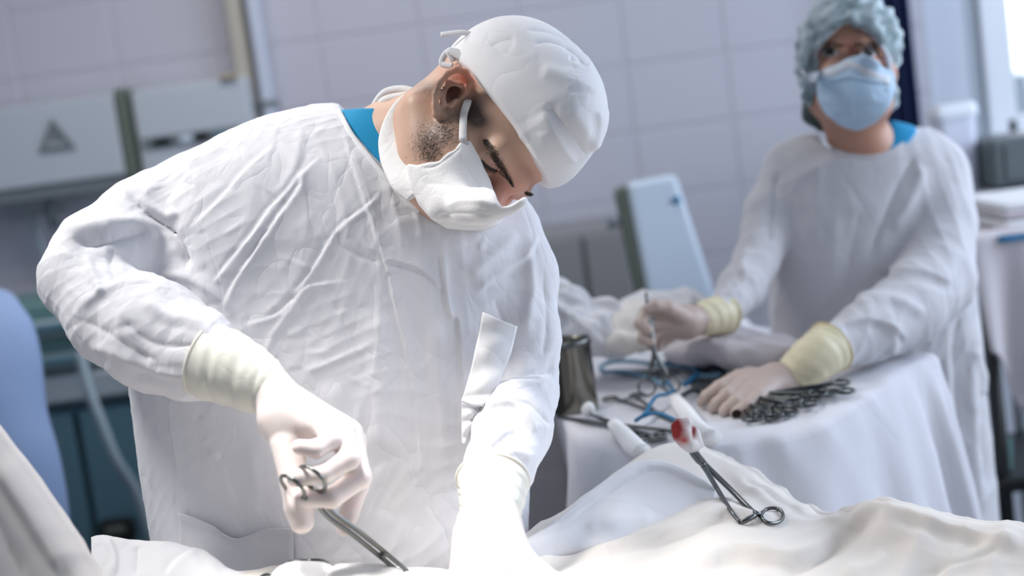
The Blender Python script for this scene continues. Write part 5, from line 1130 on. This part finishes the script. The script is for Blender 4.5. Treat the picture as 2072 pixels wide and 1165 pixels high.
# crumpled white cloths at the back of the instrument table
def lump(name, parts, label, m_, cat, fl=None, h=.004, k=.02, sd=0):
    lo = np.min([np.array(c) - max(r) for c, r in parts], 0) - .02; hi = np.max([np.array(c) + max(r) for c, r in parts], 0) + .02
    f = Field(lo, hi, h)
    for c, r in parts: f.ell(c, r, None, k)
    V, Q = f.surface(); V, Q = subdivide(V, Q); Nn = normals(V, Q); Nn = Nn if ((V - V.mean(0)) * Nn).sum() > 0 else -Nn
    rr = np.random.default_rng(sd); D = 0
    for i in range(6):
        w = rr.normal(0, 1, 3); w *= rr.uniform(35, 90) / np.linalg.norm(w); s_ = np.sin(V @ w + 1.5 * np.sin(V @ np.roll(w, 1) * .6 + i)); D = D + (1 - np.abs(s_)) * .0045
    V = V + Nn * (D - .008)[:, None]; c = towor(V).mean(0); c[2] = towor(V)[:, 2].min()
    return tag(body(name, V, Q, m_, loc=tuple(c)), label, cat)
lump('crumpled_cloth', [(P(1150, 640, 2.36), (.035, .040, .05)), (P(1125, 625, 2.38), (.04, .05, .05)), (P(1190, 668, 2.34), (.05, .030, .06)), (P(1226, 650, 2.35), (.022, .040, .03)), (P(1235, 690, 2.33), (.06, .022, .06))], 'crumpled white cloth behind the steel canister on the table', M['drape2'], 'cloth', sd=1)
lump('crumpled_cloth', [(P(1262, 665, 2.33), (.032, .028, .04)), (P(1280, 640, 2.36), (.04, .028, .04)), (P(1268, 692, 2.31), (.04, .018, .05))], 'bundled cream cloth between the canister and the nurse\'s gripping hand', M['drape'], 'cloth', sd=2)
lump('crumpled_cloth', [(P(1345, 618, 2.42), (.075, .022, .05)), (P(1420, 690, 2.36), (.07, .018, .06)), (P(1370, 640, 2.40), (.06, .03, .05))], 'flat folded white cloth behind the nurse\'s gripping hand', M['drape2'], 'cloth', sd=3)
lump('crumpled_cloth', [(P(1500, 705, 2.26), (.09, .024, .07)), (P(1440, 712, 2.26), (.07, .018, .06)), (P(1555, 712, 2.24), (.05, .022, .05))], 'greyish white cloth heap between the nurse\'s two hands', M['linen'], 'cloth', sd=5)

# ---------------------------------------------------------------- steel canister
cb = toz(1166, 834, ZT); dcan = tocam(cb)[2]; rc = 46.5 / FPX * dcan; hc = 146 / FPX * dcan / .99
CN = thing('steel_canister', 'open cylindrical steel canister on the instrument table beside the surgeon\'s elbow', 'canister', cb)
MB().lathe([(0, .004), (rc - .003, .004), (rc - .002, .0), (rc, .006), (rc, hc - .006), (rc + .002, hc - .003), (rc + .001, hc), (rc - .001, hc), (rc - .0015, hc - .006), (rc - .002, .008), (0, .006)], cb + np.array([0, 0, .002]), (0, 0, 1), 48).build('cup', M['can'], CN)
MB().lathe([(rc, hc - .010), (rc + .0025, hc - .007), (rc + .0025, hc), (rc, hc + .002), (rc - .002, hc)], cb + np.array([0, 0, .002]), (0, 0, 1), 48).build('rim', M['steel'], CN)

# ---------------------------------------------------------------- hinged clamps
def clamp(name, label, tip, ring, nrm, cat='forceps', group=None, ringr=.011, spread=.030, gauge=.0022, m_=None, jaw=.30, bow=0.0, gap=.0):
    tip, ring, nrm = np.array(tip, float), np.array(ring, float), np.array(nrm, float); a = ring - tip; L = np.linalg.norm(a); a /= L; nrm = nrm - a * (nrm @ a); nrm /= np.linalg.norm(nrm); s = np.cross(nrm, a); m_ = m_ or M['steel']
    t = thing(name, label, cat, tip + (ring - tip) * .5, group); pv = L * jaw
    W_ = lambda u, v, w=0.0: tip + a * u + s * v + nrm * (w + bow * math.sin(u / L * math.pi))
    for sg in (1, -1):
        lift = sg * gauge * .5
        line = [W_(0, -sg * (.0008 + gap), lift), W_(pv * .5, -sg * (.0018 + gap * .5), lift), W_(pv, 0, lift), W_(pv + (L - pv) * .35, sg * spread * .40, lift), W_(L - ringr * 1.6, sg * (spread * .86), lift), W_(L - ringr * .9, sg * spread, lift)]
        mb = MB().tube(spline(line, 22), np.concatenate([np.linspace(gauge * .55, gauge * 1.5, 8), np.linspace(gauge * 1.4, gauge * .95, 14)]), 8)
        mb.tube([W_(L + ringr * math.cos(q) , sg * (spread + ringr * .35) + ringr * math.sin(q) * 1.0, lift) for q in np.arange(26) * 2 * math.pi / 26], gauge * .80, 8, closed=True)
        mb.build('arm', m_, t)
    MB().lathe([(0, -gauge * 1.9), (gauge * 1.1, -gauge * 1.8), (gauge * 1.2, 0), (gauge * 1.1, gauge * 1.8), (0, gauge * 1.9)], W_(pv, 0), nrm, 14).build('pivot', m_, t)
    MB().tube([W_(L - ringr * 1.9, -spread * .80), W_(L - ringr * 1.9, spread * .80)], gauge * .75, 6).build('ratchet', m_, t)
    return t
nz_ = np.array([0, 0, 1.0])
# foreground sponge forceps, seen nearly edge on with one ring up (arms follow the picture's two shanks)
FS = thing('sponge_forceps', 'long steel sponge forceps lying on the drape, gripping a blood-stained swab', 'forceps', PW(1450, 960, 1.66))
def fpt(px, py, lift): return towor(hit(pdt, px, py, lift, 1.7))
dA, dB = 1.755, 1.60
def fq(px, py, extra=0.0):
    t = (py - 880) / (1055 - 880); d0 = 1.735 - .125 * t; h = hit(pdt, px, py, 0, 1.7)[2]; return PW(px, py, min(d0, h - .004) - extra)
up1 = [fq(1394, 900), fq(1408, 915), fq(1425, 938), fq(1470, 982), fq(1515, 1027), fq(1530, 1038), fq(1541, 1041)]
lo1 = [fq(1390, 902, .003), fq(1403, 920, .003), fq(1425, 945, .003), fq(1455, 995, .003), fq(1480, 1035, .003), fq(1497, 1056, .003)]
mb = MB().tube(spline(up1, 30), np.concatenate([np.linspace(.0022, .0040, 10), np.linspace(.0036, .0026, 20)]), 8)
rc_ = np.array([1563, 1043]); rg = [fq(rc_[0] + 22 * math.cos(q), rc_[1] + 15.5 * math.sin(q), .004) for q in np.arange(30) * 2 * math.pi / 30]
mb.tube(rg, .0021, 8, closed=True); mb.build('upper_arm', M['steel'], FS)
mb = MB().tube(spline(lo1, 30), np.concatenate([np.linspace(.0022, .0042, 10), np.linspace(.0034, .0022, 20)]), 8)
mb.tube([fq(1497, 1056, .003), fq(1508, 1053, .004), fq(1522, 1046, .004), fq(1532, 1040, .003)], [.0024, .0032, .003, .0022], 8); mb.build('lower_arm', M['steel'], FS)
pv_ = fq(1423, 940, .007); MB().lathe([(0, .003), (.003, .0025), (.0034, 0), (0, -.001)], pv_, -FW, 14).build('pivot', M['steel'], FS)
# swab
f = Field(P(1345, 930, 1.76) - np.array([0, 0, .14]), P(1440, 835, 1.76) + np.array([0, 0, .06]), .0016); ds = tocam(fq(1385, 880))[2] - .004
f.chain([P(1372, 862, ds), P(1382, 880, ds), P(1398, 900, ds - .002), P(1410, 906, ds)], [S(15, ds), S(20, ds), S(14, ds), S(5, ds)], .006); f.chain([P(1390, 858, ds + .004), P(1402, 880, ds + .004), P(1420, 900, ds + .004)], [S(13, ds), S(12, ds), S(5, ds)], .006)
V_, Q_ = f.surface(); px = proj(V_); colr = np.tile(np.array([.86, .82, .80]), (len(V_), 1)); nz2 = np.random.default_rng(9).uniform(.8, 1, len(V_))
mixc(1.7 * blob((1369, 868), (17, 26)) * nz2, (.30, .018, .014)); mixc(1.0 * blob((1384, 890), (9, 10)), (.52, .08, .06)); mixc(1.2 * blob((1405, 872), (5, 14)), (.25, .02, .02))
tag(body('gauze_swab', V_ + .0008 * np.sin(V_ * 400), Q_, M['blood'], loc=tuple(PW(1385, 880, ds)), col=colr), 'white gauze swab with red blood stain held in the sponge forceps', 'swab')

# needle holder in the surgeon's right hand
NH = thing('needle_holder', 'steel needle holder in the surgeon\'s right hand, pointing down at the drape', 'needle holder', PW(700, 1070, 1.38))
sh = [(640, 1005, 1.362), (668, 1040, 1.372), (720, 1078, 1.385), (775, 1122, 1.40), (835, 1172, 1.415)]
q0 = np.array([PW(*p) for p in sh]); off = np.array([.0025, 0, .002])
for sg, nme in ((1, 'arm'), (-1, 'arm')):
    mb = MB().tube(spline(q0 + sg * off, 26), np.linspace(.0028, .0022, 26), 8)
    c = np.array([632, 968]) if sg > 0 else np.array([592, 984]); dd = 1.345 if sg > 0 else 1.35
    ang = math.radians(42); R1_, R2_ = (33, 15) if sg > 0 else (30, 12)
    rg = [PW(c[0] + R1_ * math.cos(q) * math.cos(ang) - R2_ * math.sin(q) * math.sin(ang), c[1] + R1_ * math.cos(q) * math.sin(ang) + R2_ * math.sin(q) * math.cos(ang), dd + .016 * math.sin(q)) for q in np.arange(30) * 2 * math.pi / 30]
    mb.tube(rg, .0019, 8, closed=True); mb.tube(spline([rg[0], (rg[0] + q0[0]) / 2 + sg * off, q0[0] + sg * off], 10), .0024, 8); mb.build('arm', M['steel'], NH)
MB().lathe([(0, .005), (.0036, .0045), (.004, 0), (.0036, -.0045), (0, -.005)], q0[3], -FW, 14).build('pivot', M['steel'], NH)
# clamp rings peeping out at the lower edge
for k, (x, y, d, lab) in enumerate([(608, 1144, 1.43, 'steel clamp with its ring showing above the gauze under the surgeon\'s right hand'), (556, 1170, 1.42, 'steel clamp with a ring cut by the lower picture edge, left of the other ring')]):
    b = PW(x, y, d); t = thing('towel_clamp', lab, 'clamp', b)
    for sg in (0, 1):
        mb = MB(); o_ = np.array([.012 * sg, .01 * sg, -.004 * sg]); rg = [PW(x + 28 * math.cos(q), y + 9 * math.sin(q), d + .013 * math.sin(q)) + o_ for q in np.arange(26) * 2 * math.pi / 26]
        mb.tube(rg, .0021, 8, closed=True); mb.tube(spline([rg[13], PW(x - 45, y + 30, d + .0) + o_, PW(x - 95, y + 75, d - .005) + o_], 14), np.linspace(.0024, .0018, 14), 8); mb.build('arm', M['steel'], t)
    MB().lathe([(0, -.004), (.003, -.004), (.003, .004), (0, .004)], PW(x - 60, y + 44, d), nz_, 12).build('pivot', M['steel'], t)

# instruments on the table
TZ = ZT + .006
tp = lambda x, y, u=0.0: toz(x, y, TZ + u)
clamp('long_clamp', 'long steel clamp in front of the canister, its rings beneath the bloody swab', tp(1128, 843), tp(1352, 879), nz_, 'forceps', ringr=.012, spread=.016, gauge=.0024, jaw=.42)
clamp('long_clamp', 'long steel clamp crossing the rolled white swab, rings towards the front', tp(1190, 836, .004), tp(1312, 888, .004), nz_, 'forceps', ringr=.011, spread=.010, gauge=.0024, jaw=.42)
clamp('curved_clamp', 'curved steel clamp with rings right of the canister, under the thin blue cord', tp(1372, 856, .0), tp(1262, 802, .0), nz_, 'forceps', ringr=.011, spread=.018, gauge=.0023, jaw=.35)
clamp('curved_clamp', 'steel clamp lying along the pale blue cord right of the canister', tp(1236, 750, .002), tp(1350, 757, .002), nz_, 'forceps', ringr=.010, spread=.010, gauge=.0021, jaw=.4)
# tool gripped upright by the nurse
clamp('long_scissors', 'long steel scissors held upright in the nurse\'s gripping hand, rings on the table', PW(1307, 592, 2.135), PW(1334, 780, 2.125), -FW, 'scissors', ringr=.0125, spread=.014, gauge=.0026, jaw=.62)
# row of clamps beneath the nurse's flat hand
for k in range(9):
    u = k / 8; tipx, tipy = 1392 + 150 * u, 806 - 0 * u + 8 * u; ta_ = tp(1388 + 12 * k, 790 + 4.0 * k if k > 3 else 768 + 13 * k, .004 * (k % 2)); rg_ = tp(1545 + 20 * k, 842 - 7.5 * k, .003 * (k % 3) + .004)
    clamp('hemostat', ['first', 'second', 'third', 'fourth', 'fifth', 'sixth', 'seventh', 'eighth', 'ninth'][k] + ' dark steel hemostat from the front in the row under the nurse\'s flat hand', ta_, rg_, nz_ + np.array([.3 * math.sin(k * 2.1), .3 * math.cos(k), 0]), 'forceps', 'hemostats in a row under the flat hand', ringr=.0125, spread=.012, gauge=.0028, m_=M['steel_dark'], jaw=.35, bow=.006)
for k, (a_, b_) in enumerate([((1380, 800), (1440, 812)), ((1398, 776), (1470, 793)), ((1408, 757), (1490, 772))]):
    o = MB().tube(spline([tp(*a_), (tp(*a_) + tp(*b_)) / 2 + nz_ * .012, tp(*b_)], 16), np.linspace(.0035, .0045, 16), 10).build('retractor', M['steel_dark'], loc=tp(*a_)); tag(o, ['front dark bent retractor left of the nurse\'s flat fingers', 'middle dark bent retractor left of the nurse\'s flat fingers', 'rear dark bent retractor left of the nurse\'s flat fingers'][k], 'retractor', 'retractors left of the flat hand')
# cautery pencil: blue body, tan collar, dark shaft
CP = thing('cautery_pencil', 'dark blue pencil-shaped tool with a tan collar behind the nurse\'s flat hand', 'surgical pencil', tp(1420, 740))
pen = lambda x, y: tp(x, y, .006)
MB().tube([pen(1338, 734), pen(1352, 734), pen(1377, 735)], [.001, .005, .0075], 12).build('nozzle', M['bluepen'], CP)
MB().tube([pen(1377, 735), pen(1398, 736)], .0072, 12).build('collar', M['tan'], CP)
MB().tube([pen(1398, 736), pen(1440, 737), pen(1484, 743), pen(1488, 744)], [.0082, .0092, .0082, .006], 12).build('grip', M['bluepen'], CP)
MB().tube([pen(1488, 743), pen(1520, 747), pen(1548, 752)], [.005, .0055, .004], 10).build('rear_shaft', M['steel_dark'], CP)
def cord(name, pts, r, label, m_=None, n=40):
    w = spline([tp(x, y, .004 + (u if u else 0)) for x, y, u in pts], n); o = MB().tube(w, r, 8).build(name, m_ or M['bluecord'], loc=w[0]); return tag(o, label, 'cord')
pale = mat('pale_blue_plastic', (.16, .33, .46), .4)
cord('blue_tubing', [(1390, 741, 0), (1330, 737, 0), (1280, 731, .004), (1240, 731, .004), (1217, 741, .002), (1222, 752, 0), (1262, 752, 0), (1300, 760, 0), (1330, 772, 0), (1345, 778, .004)], .0040, 'pale blue looped cord right of the canister rim', pale)
cord('blue_tubing', [(1350, 772, .012), (1362, 790, .010), (1350, 797, .010), (1330, 801, .012), (1318, 814, .010), (1306, 836, .006), (1286, 851, .002)], .0030, 'bright blue cord bent from the upright scissors down to the table front')
cord('blue_tubing', [(1302, 842, .004), (1318, 836, .010), (1340, 838, .010), (1366, 850, .006), (1400, 868, .004), (1416, 876, 0)], .0030, 'bright blue curved cord running behind the bloody swab')
cord('blue_tubing', [(1382, 779, 0), (1398, 768, .006), (1410, 756, .006), (1406, 744, .004), (1376, 738, .004)], .0048, 'blue cord bent beneath the dark blue pencil tool')
cord('blue_tubing', [(1408, 760, .006), (1440, 760, .004), (1470, 754, .004), (1492, 744, .004)], .0040, 'blue-grey cord joining the pencil tool grip left of the flat hand', pale)
# rolled swabs and a cotton ball
for k, (ps, rr) in enumerate([([(1243, 858), (1262, 880), (1285, 906), (1300, 915)], [.010, .013, .015, .013]), ([(1366, 806), (1385, 832), (1412, 868), (1440, 886)], [.010, .013, .014, .014])]):
    w = [tp(x, y, .008) for x, y in ps]; o = MB().tube(spline(w, 24), np.interp(np.linspace(0, 1, 24), np.linspace(0, 1, 4), rr), 14, flat=.8, flatdir=nz_).build('rolled_swab', M['gauze'], loc=w[1]); tag(o, ['rolled white swab lying across the long clamps in front', 'rolled white swab behind the bloody swab'][k], 'swab')
    o.data.polygons.foreach_set('use_smooth', np.ones(len(o.data.polygons), bool))
f = Field(tocam(tp(1190, 826)) - .09, tocam(tp(1190, 826)) + .05, .0025); f.ell(tocam(tp(1190, 830, .008)), (.010, .010, .010)); f.ell(tocam(tp(1192, 824, .014)), (.007, .008, .008)); V_, Q_ = f.surface()
tag(body('cotton_ball', V_, Q_, M['gauze'], loc=tuple(tp(1190, 828))), 'small white cotton ball at the foot of the steel canister', 'cotton ball')
